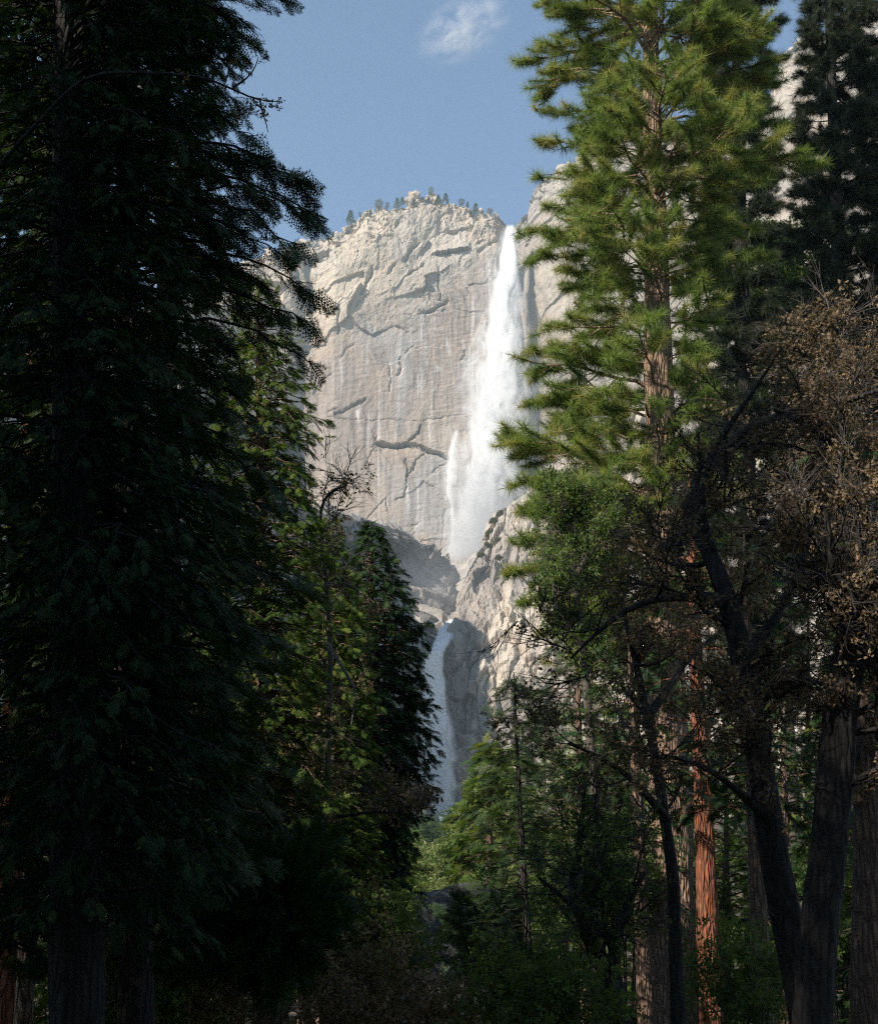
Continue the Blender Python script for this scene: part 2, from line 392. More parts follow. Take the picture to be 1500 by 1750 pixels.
# left shoulder of the gorge, turned away from the sun
SHO = [(735, 1560, 790), (733, 1400, 800), (728, 1130, 812), (740, 1090, 840), (764, 1050, 900), (776, 1020, 950), (774, 1000, 985), (764, 980, 1005), (752, 960, 1015), (735, 942, 1020), (715, 930, 1005), (698, 917, 985),
       (670, 905, 955), (640, 893, 920), (612, 888, 890), (570, 886, 840), (520, 872, 780), (460, 850, 740), (360, 820, 700), (150, 780, 640)]
SPt = edge_rock('gorge_shoulder', SHO, 380, 260, 320, (-.55, -.83), (-.3, .95), 83, (.12, .115, .11), (.30, .27, .24), 1.0, keep=1.0, strata=7, drop=.14)  # base colour darkened to paint in more shade
edge_rock('gorge_shade_wall', [(498, 1600, 720), (515, 1200, 720), (526, 900, 720), (522, 800, 720), (512, 742, 720), (470, 690, 700), (380, 640, 680), (200, 560, 640)], 160, 120, 260, (-.6, -.8), (-.3, .95), 95, (.14, .13, .12), (.32, .29, .25), 1.0, keep=.6)  # wall hidden behind the trees, added to cast shade on the right ridge
# bench between the two falls
def bench():
    nc, nr = 160, 200
    ys = np.linspace(820, 1760, nr); Ym = np.interp(ys, [820, 900, 1000, 1200, 1500, 1760], [1075, 1030, 1000, 985, 975, 950])
    P = np.zeros((nr, nc, 3))
    for i, (yv, Y) in enumerate(zip(ys, Ym)):
        c = W(778, Y, yv); xs = np.linspace(-260, 260, nc)
        P[i, :, 0] = c[0]+xs; P[i, :, 1] = yv; P[i, :, 2] = c[2] + (np.abs(xs)/260)**1.3*60 + 10*np.exp(-((xs-22)/14)**2)
    h = 7*facets(P[..., 0]*.03, P[..., 1]*.02, 91, 1.5, .3) + 2.5*facets(P[..., 0]*.09, P[..., 1]*.06, 92, 1.5, .4) + 1.5*fbm(P[..., 0]*.1, P[..., 1]*.1, o=3)
    P[..., 2] += h - 4
    t = np.clip(.5+.5*fbm(P[..., 0]*.03, P[..., 1]*.03, o=3, seed=4), 0, 1)[..., None]
    sheet('middle_bench', P, lerp(np.array((.25, .22, .2)), np.array((.42, .37, .31)), t), ROCK)
bench()

# ------------------------------------------------------------------ falling water
def water_mat(name, gain, bias, contrast, vs, p=1.0, dist=1.0):
    m, n = mat(name)
    a = n.nodes.new('ShaderNodeAttribute'); a.attribute_name = 'across'; b = n.nodes.new('ShaderNodeAttribute'); b.attribute_name = 'along'
    s2 = math_(n, 'MULTIPLY', a.outputs['Fac'], a.outputs['Fac'])
    fall = math_(n, 'POWER', math_(n, 'SUBTRACT', 1.0, s2, clamp=True), p)
    v = mapping(n, vs); nz = noise(n, 1.0, 7, v, .62, dist)
    q = math_(n, 'MULTIPLY_ADD', math_(n, 'SUBTRACT', nz, .5), contrast, bias)
    al = math_(n, 'MULTIPLY', math_(n, 'MULTIPLY', math_(n, 'MULTIPLY', fall, q), gain), b.outputs['Fac'], clamp=True)
    d = nd(n, 'ShaderNodeBsdfDiffuse'); d.inputs[0].default_value = (.90, .89, .87, 1); t = nd(n, 'ShaderNodeBsdfTranslucent'); t.inputs[0].default_value = (.9, .9, .92, 1)
    x = nd(n, 'ShaderNodeMixShader'); x.inputs[0].default_value = .4; n.links.new(d.outputs[0], x.inputs[1]); n.links.new(t.outputs[0], x.inputs[2])
    tr = nd(n, 'ShaderNodeBsdfTransparent'); y = nd(n, 'ShaderNodeMixShader'); n.links.new(al, y.inputs[0]); n.links.new(tr.outputs[0], y.inputs[1]); n.links.new(x.outputs[0], y.inputs[2])
    out(n, y.outputs[0]); return m
def fall_layer(name, rows, D, mt, parent, wmul=1.0, push=0.0, bulge=8.0, jag=.12, seed=0, nr=160, nc=24, fade=(.02, .15), dfun=None):
    Ys = np.linspace(rows[0][0], rows[-1][0], nr)
    L = np.interp(Ys, [r[0] for r in rows], [r[1] for r in rows]); Rr = np.interp(Ys, [r[0] for r in rows], [r[2] for r in rows])
    s = np.linspace(-1, 1, nc); P = np.zeros((nr, nc, 3))
    for i, (Y, l, r) in enumerate(zip(Ys, L, Rr)):
        t = i/(nr-1); dd = (dfun(t) if dfun else D) + push*min(1, t*6)
        a = W(l, Y, dd); b = W(r, Y, dd); c = (a+b)/2; hw = (b[0]-a[0])/2*wmul
        hl = hw*(1+jag*vn(t*9, 1.5, seed)+.5*jag*vn(t*30, 2.5, seed)); hr = hw*(1+jag*vn(t*9, 7.5, seed)+.5*jag*vn(t*30, 8.5, seed))
        P[i, :, 0] = c[0]+np.where(s < 0, s*hl, s*hr); P[i, :, 2] = c[2]
        P[i, :, 1] = dd - bulge*min(1, .15+t*1.5)*np.sqrt(1-s*s*.98)
    me = mesh_np(name, P.reshape(-1, 3), grid_faces(nr, nc), mt, True)
    for nm, val in (('across', np.tile(s, nr)), ('along', np.repeat(np.clip(np.linspace(0, 1, nr)/fade[0], 0, 1)*np.clip((1-np.linspace(0, 1, nr))/fade[1], 0, 1), nc))):
        at = me.attributes.new(nm, 'FLOAT', 'POINT'); at.data.foreach_set('value', val.astype(np.float32))
    o = link(name, me); child(o, parent); return o
UF = [(384, 864, 883), (410, 858, 886), (440, 848, 889), (500, 836, 893), (560, 825, 895), (620, 817, 896), (700, 803, 897), (780, 788, 893), (850, 775, 880), (920, 770, 858), (985, 765, 825)]
core = water_mat('white_water', 2.3, .62, 2.6, (.09, .09, .020), .9); veil = water_mat('water_veil', 1.2, .40, 3.0, (.07, .07, .03), .8); wisp = water_mat('water_wisp', .75, .28, 2.6, (.045, .045, .03), 1.0)
mistm = water_mat('mist_veil', 1.1, .55, 1.2, (.03, .03, .02), 1.3)
t = empty('upper_waterfall', W(860, 960, 1745), '', '' ); tag(t, kind='structure'); del_ = [t.pop(k) for k in ('label', 'category') if k in t]
fall_layer('water_core', UF, 1745, core, t, .50, -4, 7, .3, 1)
fall_layer('water_core', UF, 1745, core, t, .78, -9, 6, .35, 2)
fall_layer('water_veil', UF, 1745, veil, t, 1.0, -13, 6, .45, 3)
fall_layer('water_veil', UF, 1745, veil, t, 1.2, 1, 6, .5, 4)
fall_layer('water_core', UF, 1745, core, t, .66, -16, 6, .5, 8)
fall_layer('water_spray', [(r[0], r[1]-6, r[2]+2) for r in UF], 1745, wisp, t, 1.4, -20, 9, .5, 5, fade=(.25, .2))
fall_layer('water_spray', [(r[0], r[1]-10, r[2]+4) for r in UF[3:]]+[(1010, 735, 870)], 1745, wisp, t, 1.45, -30, 12, .5, 6, fade=(.4, .25))
for k, (dl, dr, pu, sd) in enumerate(((0, 0, -12, 31), (-8, 6, -22, 32), (8, 8, -32, 33))):
    fall_layer('water_spray', [(800, 800+dl, 882+dr), (850, 782+dl, 880+dr), (900, 768+dl, 868+dr), (960, 752+dl, 848+dr), (1020, 740+dl, 830+dr)], 1745, mistm, t, 1.1, pu, 10, .3, sd, fade=(.5, .35))
SF = [(735, 779, 782), (760, 771, 779), (800, 765, 777), (840, 764, 774), (870, 768, 777), (900, 771, 783), (930, 768, 782), (968, 764, 779)]
t = empty('side_stream', W(772, 960, 1740), '', ''); t.pop('label', 0); t.pop('category', 0); t['kind'] = 'structure'
fall_layer('water_core', SF, 1738, core, t, 1.1, 0, 3, .5, 11, nc=10); fall_layer('water_veil', [(r[0], r[1]-3, r[2]+3) for r in SF], 1738, veil, t, 1.4, -4, 3, .6, 12, nc=10)
LF = [(1058, 766, 776), (1075, 752, 776), (1095, 741, 768), (1115, 736, 757), (1140, 727, 756), (1200, 722, 760), (1260, 720, 766), (1320, 722, 772), (1370, 728, 777), (1402, 732, 780)]
t = empty('lower_waterfall', W(750, 1400, 770), '', ''); t.pop('label', 0); t.pop('category', 0); t['kind'] = 'structure'
ld = lambda k: 772 + 60*max(0, 1-k*6)**1.3
lc = water_mat('lower_white_water', 3.6, .85, 1.8, (.25, .25, .05), .8); lv = water_mat('lower_water_veil', 1.9, .6, 2.0, (.16, .16, .06), .9)
fall_layer('water_core', LF, 772, lc, t, .75, -2, 3, .12, 21, dfun=ld)
fall_layer('water_core', LF, 772, lc, t, .9, -5, 3, .2, 22, dfun=ld); fall_layer('water_veil', LF, 772, lv, t, 1.15, -8, 4, .3, 23, dfun=ld); fall_layer('water_veil', LF, 772, lv, t, 1.4, -12, 4, .35, 24, dfun=ld, fade=(.2, .1))

def puff(name, c, r, dens, nscale, col=(.95, .95, .97), kind='stuff', thr=.45, label=None, cat=None, soft=2.0, step=.5, distort=0.0):
    m, n = mat(name)
    tc = n.nodes.new('ShaderNodeTexCoord'); ln = n.nodes.new('ShaderNodeVectorMath'); ln.operation = 'LENGTH'; n.links.new(tc.outputs['Object'], ln.inputs[0])
    f = math_(n, 'POWER', math_(n, 'SUBTRACT', 1.0, ln.outputs['Value'], clamp=True), soft)
    nz = noise(n, nscale, 5, tc.outputs['Object'], .6, distort)
    q = math_(n, 'MULTIPLY', math_(n, 'SUBTRACT', nz, thr, clamp=True), 3.0)
    d = math_(n, 'MULTIPLY', math_(n, 'MULTIPLY', f, q), dens)
    v = nd(n, 'ShaderNodeVolumePrincipled'); v.inputs['Color'].default_value = (*col, 1); n.links.new(d, v.inputs['Density']); v.inputs['Anisotropy'].default_value = 0.0
    out(n, v.outputs[0], True); m.cycles.volume_step_rate = step
    th = np.linspace(0, np.pi, 17)[:, None]; ph = np.linspace(0, 2*np.pi, 24, endpoint=False)[None]
    V = np.stack([np.sin(th)*np.cos(ph), np.sin(th)*np.sin(ph), np.cos(th)+0*ph], -1)
    V = V.reshape(-1, 3); i = np.arange(17*24).reshape(17, 24); j = np.roll(i, -1, 1)
    o = link(name, mesh_np(name, V, np.stack([i[:-1], i[1:], j[1:], j[:-1]], -1).reshape(-1, 4), m)); o.location = tuple(c); o.scale = r; o['kind'] = kind
    return o
puff('mist', W(820, 905, 1705), (80, 42, 120), .02, 2.0, thr=.25, soft=1.2, step=.4)
puff('gorge_mist', W(745, 1030, 880), (40, 60, 50), .007, 2.0, thr=.2, soft=1.0, step=.4)
puff('spray', W(748, 1350, 755), (16, 14, 45), .03, 2.0, thr=.25, soft=1.2, step=.4)
cl = puff('cloud', W(792, 50, 3600), (170, 90, 105), .07, 2.6, thr=.47, soft=1.5, step=.25, distort=.6)
cl.rotation_euler = (0, R(-32), 0)

# haze: one closed box of even air
def haze():
    m, n = mat('haze'); v = nd(n, 'ShaderNodeVolumePrincipled'); v.inputs['Color'].default_value = (.70, .91, .97, 1); v.inputs['Density'].default_value = .00014
    v.inputs['Anisotropy'].default_value = .15
    out(n, v.outputs[0], True)
    x, y0, y1, z0, z1 = 2700, -2700, 2700, -12, 1330
    V = [(-x, y0, z0), (x, y0, z0), (x, y1, z0), (-x, y1, z0), (-x, y0, z1), (x, y0, z1), (x, y1, z1), (-x, y1, z1)]
    F = [(0, 3, 2, 1), (4, 5, 6, 7), (0, 1, 5, 4), (1, 2, 6, 5), (2, 3, 7, 6), (3, 0, 4, 7)]
    o = link('haze', mesh_np('haze', V, F, m)); o['kind'] = 'stuff'
haze()

# ------------------------------------------------------------------ foliage pieces
def tris(name, T, m):
    T = np.asarray(T, float); V = T.reshape(-1, 3); return mesh_np(name, V, np.arange(len(V)).reshape(-1, 3), m)
def blade(p, d, l, w, nrm):
    d = d/np.linalg.norm(d); s = np.cross(d, nrm); s /= max(np.linalg.norm(s), 1e-6)
    return [p-s*w/2, p+s*w/2, p+d*l]
def leaf(p, d, l, w, nrm):
    d = d/np.linalg.norm(d); s = np.cross(d, nrm); s /= max(np.linalg.norm(s), 1e-6); u = np.cross(s, d)
    a, b, c, e = p, p+d*l*.5+s*w/2+u*w*.2, p+d*l, p+d*l*.5-s*w/2+u*w*.2
    return [[a, b, c], [a, c, e]]
def rv(): v = rng.normal(size=3); return v/np.linalg.norm(v)
def p_pine(m, n=105):
    T = []
    for i in range(n):
        x = rng.uniform(-.1, .12); d = np.array((rng.uniform(-.2, .75), 0, 0)) + rv()*.9
        T.append(blade(np.array((x, 0, 0)), d, rng.uniform(.17, .29), .0095, rv()))
    T.append(blade(np.array((-.3, 0, 0)), np.array((1, 0, 0)), .4, .02, rv())); T.append(blade(np.array((-.3, 0, 0)), np.array((1, 0, 0)), .4, .02, rv()))
    return tris('needle_tuft', T, m)
def p_cedar(m, n=13, w=.015):
    T = []; up = np.array((0, 0, 1.0))
    def z(x): return -.40*x*x
    for i in range(n):
        x = .03 + .44*i/n
        for sd in (-1, 1):
            if rng.random() < .12: continue
            l = (.21*(1-i/n)**.8+.05)*rng.uniform(.7, 1.25); d = np.array((.8, sd*.65, -.25+rng.normal()*.15)); p = np.array((x, 0, z(x)))
            nr = up+rv()*.5; dn = d/np.linalg.norm(d); T.append(blade(p, d, l, w*1.2, nr))
            for k in np.arange(.15, 1.0, .17 if n > 6 else .3):
                q = p+dn*l*k+np.array((0, 0, -.25*(l*k)**2))
                for s2 in (-1, 1): T.append(blade(q, dn+np.cross(up, dn)*s2*.75+rv()*.22, l*.38*(1.15-k), w*(1 if n > 6 else 2), nr+rv()*.3))
    T.append(blade(np.array((0, 0, 0)), np.array((1, 0, -.22)), .54, w*1.3, up))
    return tris('frond', T, m)
def p_fir(m, n=9):
    T = []; up = np.array((0, 0, 1.0))
    for i in range(n):
        x = .03+.40*i/n
        for sd in (-1, 1):
            l = (.16*(1-i/n)+.07)*rng.uniform(.8, 1.2); d = np.array((.7, sd*.75, -.12+rng.normal()*.15)); p = np.array((x, 0, -.15*x*x)); dn = d/np.linalg.norm(d)
            for k in range(4):
                q = p+dn*l*k/4
                for s2 in (-1, 1): T.append(blade(q, dn+np.cross(up, dn)*s2*.9+up*rng.uniform(-.2, .5), .05, .014, up+rv()*.3))
            T.append(blade(p, d, l, .014, up+rv()*.2))
    T.append(blade(np.array((0, 0, 0)), np.array((1, 0, -.06)), .5, .02, up))
    return tris('fir_spray', T, m)
def p_leaf(m, n=12, l=.085, w=.05, r=.14, hang=.3):
    T = []
    for i in range(n):
        p = rv()*r*rng.uniform(.2, 1)+np.array((.1, 0, 0)); d = rv()+np.array((.4, 0, -hang)); T += leaf(p, d, l*rng.uniform(.7, 1.3), w*rng.uniform(.7, 1.2), rv())
    T.append(blade(np.array((-.05, 0, 0)), np.array((1, 0, 0)), .25, .008, rv()))
    return tris('leaf_cluster', T, m)
def p_twig(m):
    b = MB()
    for i in range(6):
        d = rv()*.55+np.array((1, 0, 0)); s = np.array((rng.uniform(0, .35), 0, 0)); k = rv()*.08
        b.tube([s, s+d*.15+k*.4, s+d*.34-k], [.006, .004, .0015], 3)
        e = s+d*.15+k*.4; b.tube([e, e+(d+rv()*.8)*.16], [.004, .0015], 3)
    b.tube([(-.05, 0, 0), (.2, .01, .01), (.4, -.02, 0)], [.009, .007, .003], 3)
    return b.build('twig', m)
M = dict(
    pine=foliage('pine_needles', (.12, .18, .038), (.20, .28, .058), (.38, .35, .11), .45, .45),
    pined=foliage('shade_toned_pine_needles', (.020, .030, .012), (.032, .045, .018), (.05, .055, .02), .25, .5),  # same needles with shade painted into the colour
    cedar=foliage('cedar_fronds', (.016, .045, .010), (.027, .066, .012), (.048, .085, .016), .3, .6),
    cedary=foliage('sun_toned_cedar_fronds', (.07, .13, .022), (.115, .19, .032), (.20, .23, .045), .5, .55),  # same fronds with sunlight painted into the colour
    fir=foliage('fir_needles', (.030, .060, .020), (.050, .085, .028), (.08, .11, .035), .25, .5),
    oakb=foliage('dry_oak_leaves', (.12, .09, .05), (.20, .14, .08), (.32, .22, .125), .3, .7),
    oakg=foliage('green_oak_leaves', (.07, .12, .03), (.12, .19, .045), (.20, .23, .065), .5, .5),
    pale=foliage('pale_green_leaves', (.13, .17, .055), (.18, .22, .07), (.25, .26, .10), .4, .6),
    shrub=foliage('shrub_leaves', (.07, .08, .03), (.11, .11, .045), (.15, .13, .06), .2, .7),
)
BK = dict(pine=bark('pine_bark', (.07, .04, .03), (.40, .26, .17), 1.0, 1.0), cedar=bark('red_cedar_bark', (.06, .024, .013), (.34, .115, .052), 1.2, 1.0),
          dark=bark('shade_toned_bark', (.010, .008, .007), (.040, .033, .026), 1.0, .8), brown=bark('brown_bark', (.05, .032, .022), (.24, .15, .10), 1.0, .9),  # dark: bark with the shade on the trunks put into its colour
          twig=bark('twig_bark', (.035, .028, .022), (.12, .10, .08), 3.0, .3))
PC = {}
def protos(key, meshes):
    c = bpy.data.collections.new('pieces_'+key)
    for i, me in enumerate(meshes):
        o = bpy.data.objects.new(me.name, me); c.objects.link(o)
    g = bpy.data.node_groups.new('scatter_'+key, 'GeometryNodeTree')
    g.interface.new_socket('Geometry', in_out='INPUT', socket_type='NodeSocketGeometry'); g.interface.new_socket('Geometry', in_out='OUTPUT', socket_type='NodeSocketGeometry')
    gi = g.nodes.new('NodeGroupInput'); go = g.nodes.new('NodeGroupOutput'); ip = g.nodes.new('GeometryNodeInstanceOnPoints'); ci = g.nodes.new('GeometryNodeCollectionInfo')
    ci.inputs['Collection'].default_value = c; ci.inputs['Separate Children'].default_value = True; ci.inputs['Reset Children'].default_value = True
    def na(nm, ty):
        a = g.nodes.new('GeometryNodeInputNamedAttribute'); a.data_type = ty; a.inputs['Name'].default_value = nm; return a.outputs['Attribute']
    L = g.links.new
    L(gi.outputs[0], ip.inputs['Points']); L(ci.outputs[0], ip.inputs['Instance']); ip.inputs['Pick Instance'].default_value = True
    L(na('rot', 'FLOAT_VECTOR'), ip.inputs['Rotation']); L(na('scl', 'FLOAT'), ip.inputs['Scale']); L(na('pick', 'INT'), ip.inputs['Instance Index']); L(ip.outputs[0], go.inputs[0])
    PC[key] = (g, len(meshes))
for k, mk in (('pine', 'pine'), ('pined', 'pined')): protos(k, [p_pine(M[mk]) for _ in range(3)])
for k in ('cedar', 'cedary'): protos(k, [p_cedar(M[k]) for _ in range(4)])
protos('fir', [p_fir(M['fir']) for _ in range(3)])
protos('oakb', [p_leaf(M['oakb'], 11) for _ in range(3)]); protos('oakg', [p_leaf(M['oakg'], 14) for _ in range(3)])
protos('pale', [p_leaf(M['pale'], 16, .10, .05, .2) for _ in range(3)]); protos('shrub', [p_leaf(M['shrub'], 18, .08, .04, .2, 0) for _ in range(3)])
protos('twig', [p_twig(BK['twig']) for _ in range(3)])
protos('coarse', [p_cedar(M['cedar'], 5) for _ in range(2)])

def crown(name, pts, dirs, scl, key, parent, roll=.5):
    pts = np.asarray(pts, float); dirs = np.asarray(dirs, float); n = len(pts)
    dirs = dirs/np.maximum(np.linalg.norm(dirs, axis=1, keepdims=True), 1e-6)
    g, nv = PC[key]
    me = bpy.data.meshes.new(name); me.vertices.add(n); me.vertices.foreach_set('co', pts.astype(np.float32).ravel())
    rot = np.stack([rng.normal(size=n)*roll, -np.arcsin(np.clip(dirs[:, 2], -1, 1)), np.arctan2(dirs[:, 1], dirs[:, 0])], -1).astype(np.float32)
    a = me.attributes.new('rot', 'FLOAT_VECTOR', 'POINT'); a.data.foreach_set('vector', rot.ravel())
    a = me.attributes.new('scl', 'FLOAT', 'POINT'); a.data.foreach_set('value', (np.broadcast_to(scl, (n,))*rng.uniform(.55, 1.4, n)).astype(np.float32))
    a = me.attributes.new('pick', 'INT', 'POINT'); a.data.foreach_set('value', rng.integers(0, nv, n).astype(np.int32))
    o = link(name, me); child(o, parent); o['kind'] = 'stuff'
    md = o.modifiers.new('scatter', 'NODES'); md.node_group = g
    STAT['inst'] += n
    return o
STAT = dict(inst=0)

def trunk_mesh(path, rad, m, k=20, step=.35, furrow=.05, name='trunk'):
    path = np.asarray(path, float); L = np.concatenate([[0], np.cumsum(np.linalg.norm(np.diff(path, axis=0), axis=1))])
    n = max(6, int(L[-1]/step)); s = np.linspace(0, L[-1], n)
    P = np.stack([np.interp(s, L, path[:, i]) for i in range(3)], -1)
    for _ in range(3): P[1:-1] = (P[:-2]+P[1:-1]*2+P[2:])/4
    r = np.interp(s, L, rad)
    th = np.linspace(0, 2*np.pi, k, endpoint=False)
    T = np.gradient(P, axis=0); T /= np.linalg.norm(T, axis=1, keepdims=True)
    A = np.cross(T, np.array((0, 1.0, .01))); A /= np.maximum(np.linalg.norm(A, axis=1, keepdims=True), 1e-6); B = np.cross(T, A)
    f = 1 + furrow*(ridged(np.cos(th)[None]*3.2, np.sin(th)[None]*3.2, s[:, None]*.8, o=3, seed=int(abs(P[0, 0])*10)) - .6) + .05*vn(np.cos(th)[None], np.sin(th)[None], s[:, None]*.5)
    flare = 1+.5*np.exp(-s/.7)
    ring = P[:, None] + (r*flare)[:, None, None]*f[..., None]*(A[:, None]*np.cos(th)[None, :, None]+B[:, None]*np.sin(th)[None, :, None])
    i = np.arange(n*k).reshape(n, k); j = np.roll(i, -1, 1)
    return mesh_np(name, ring.reshape(-1, 3), np.stack([i[:-1], j[:-1], j[1:], i[1:]], -1).reshape(-1, 4), m, True)

def conifer(kind_name, label, cat, line, D, width, env, key, bm, n_br, seed, group=None, sp=.32, ss=1.0, rise=.15, droop=.35, tip=None, depthmul=1.0, kt=20, ztop=None, second=.34,
            extra=None, boughs=(), lowz=None, dead=0, gap=.0, dense=1.0, azr=None, vmin=.25, tuft=1, furrow=.05):
    """line: trunk positions (X, Y) top to bottom at distance D; env: rows (Y, X_left, X_right)"""
    global rng
    rng = np.random.default_rng(seed)
    P = np.array([W(X, Y, D) for X, Y in line])[::-1]      # bottom first
    gx, gy = P[0, 0], P[0, 1]; gzv = float(gz(gx, gy))
    if P[0, 2] > gzv:
        P = np.concatenate([[[gx, gy, gzv-.3]], P])
    else:
        xx = np.interp(gzv-.3, P[:, 2], P[:, 0]); P = np.concatenate([[[xx, gy, gzv-.3]], P[P[:, 2] > gzv]])
    H = P[-1, 2]-P[0, 2]
    e = empty(kind_name, (P[0, 0], P[0, 1], gzv), label, cat, group)
    r0 = width/2/FPX*D
    hh = (P[:, 2]-P[0, 2])/H
    rad = r0*(1-hh)**.75*1.0 + .015
    child(link('trunk', trunk_mesh(P, rad, bm, kt, .35 if kt > 10 else .8, furrow)), e)
    ez, el, er = [], [], []
    for (Y, a, b) in env:
        q = W(750, Y, D)[2]; cx = np.interp(q, P[:, 2], P[:, 0]); ez.append(q); el.append(max(.15, cx-W(a, Y, D)[0])); er.append(max(.15, W(b, Y, D)[0]-cx))
    ez, el, er = [np.array(v)[::-1] for v in (ez, el, er)]
    zlo, zhi = max(ez[0], P[0, 2]+.5), min(ez[-1], P[-1, 2])
    B = MB(); pts, dirs = [], []
    ga = rng.uniform(0, 6)
    for i in range(n_br):
        f = (i+rng.uniform(0, .9))/n_br; z = zlo+(zhi-zlo)*f
        az = (ga + i*2.39996 + rng.normal()*.3) if azr is None else rng.uniform(*azr)
        c = math.cos(az); L0 = np.interp(z, ez, el); R0 = np.interp(z, ez, er)
        w_ = .5+.5*c; Rr = (L0*(1-w_)+R0*w_) if abs(c) > 1e-9 else (L0+R0)/2
        L = Rr*rng.uniform(.72, 1.05)*(1-gap*rng.random())
        if L < .12: continue
        d = np.array((c, math.sin(az)*depthmul, 0)); sd = np.array((-math.sin(az), c, 0))
        ns = 7; tt = np.linspace(0, 1, ns); rs = rise*rng.uniform(.5, 1.5)*L; dr = droop*rng.uniform(.6, 1.3)*L; bend = rng.normal()*.10*L
        x0 = np.array([np.interp(z, P[:, 2], P[:, k]) for k in (0, 1)]+[z])
        Q = x0 + d*L*tt[:, None] + sd*(bend*tt**2)[:, None] + np.array((0, 0, 1))*(rs*tt-dr*tt**2+rs*.0)[:, None]
        Q[1:] += rng.normal(size=(ns-1, 3))*.025*L
        Q[:, 2] -= (rs-dr)*.5
        Q[0] = x0 - np.array((0, 0, max(0, (rs-dr)*.5)))
        rb = min(.018*L+.006, r0*.35); B.tube(Q, rb*(1-tt*.85), 4 if L > 1 else 3)
        if rng.random() < dead: continue
        nk = max(3, int(L/sp*1.3*dense))
        for k in range(nk):
            u = rng.uniform(.18, 1)**.8; q = np.array([np.interp(u, tt, Q[:, j]) for j in range(3)]); tg = np.array([np.interp(min(u+.1, 1), tt, Q[:, j]) for j in range(3)])-np.array([np.interp(u-.05, tt, Q[:, j]) for j in range(3)])
            tg /= np.linalg.norm(tg)+1e-9; side = 1 if k % 2 else -1
            dd = tg*.9 + sd*side*rng.uniform(.5, 1.1) + np.array((0, 0, rng.normal()*.25 - droop*.3)); dd /= np.linalg.norm(dd)
            l2 = L*second*(1.15-u*.75)*rng.uniform(.6, 1.2); q2 = q+dd*l2+np.array((0, 0, -droop*.25*l2))
            if l2 > .25: B.tube([q, (q+q2)/2+rv()*.04*l2, q2], [rb*.35, rb*.25, .004], 3)
            m2 = max(1, int(l2/sp*1.7*dense))
            for v in np.linspace(vmin, 1, m2):
                for _t in range(tuft):
                    pts.append(q+(q2-q)*v+rv()*.06*sp*(1+_t*4)); dirs.append(dd+tg*.3+rv()*.35+np.array((0, 0, (-droop*.6 if key[:4] != 'pine' else .25))))
        pts.append(Q[-1]); dirs.append(Q[-1]-Q[-2])
        pts.append(Q[-2]); dirs.append(Q[-1]-Q[-2]+rv()*.3)
    bs = .8 if key[:4] != 'pine' else .45
    for (X0, Y0, X1, Y1) in boughs:
        dD = rng.uniform(-1.5, 1.0); a = W(X0, Y0, D+dD*.5); b = W(X1, Y1, D+dD); L = np.linalg.norm(b-a); tt = np.linspace(0, 1, 9)
        Q = a+(b-a)*tt[:, None]; Q[:, 2] += .10*L*np.sin(tt*np.pi); Q[1:-1] += rng.normal(size=(7, 3))*.015*L; B.tube(Q, .012*L*(1-tt*.85)+.003, 4)
        for k in range(int(L*20*bs)):
            u = rng.uniform(.15, 1); q = np.array([np.interp(u, tt, Q[:, j]) for j in range(3)]); tg = (b-a)/L
            dd = tg*.8+rv()*.5+np.array((0, rng.choice((-.9, .9)), -.25)); dd /= np.linalg.norm(dd); l2 = L*.20*(1.1-u)*rng.uniform(.4, 1.2)+.05+(.25 if bs < .6 else 0)
            q2 = q+dd*l2; q2[2] -= .25*l2; B.tube([q, q2], [.006, .002], 3)
            for v in np.linspace(.3, 1, max(1, int(l2/(.16 if bs > .6 else .32)))): pts.append(q+(q2-q)*v); dirs.append(dd+tg*.3+rv()*.3+np.array((0, 0, -.35 if bs > .6 else .3)))
    if extra is not None:
        for (X, Y, dD, dx, dz) in extra: pts.append(W(X, Y, D+dD)); dirs.append((dx, 0, dz))
    child(link('branches', B.build('branches', bm if key != 'cedary' else BK['brown'])), e)['kind'] = 'stuff'
    if pts: crown('crown', pts, dirs, ss, key, e)
    return e

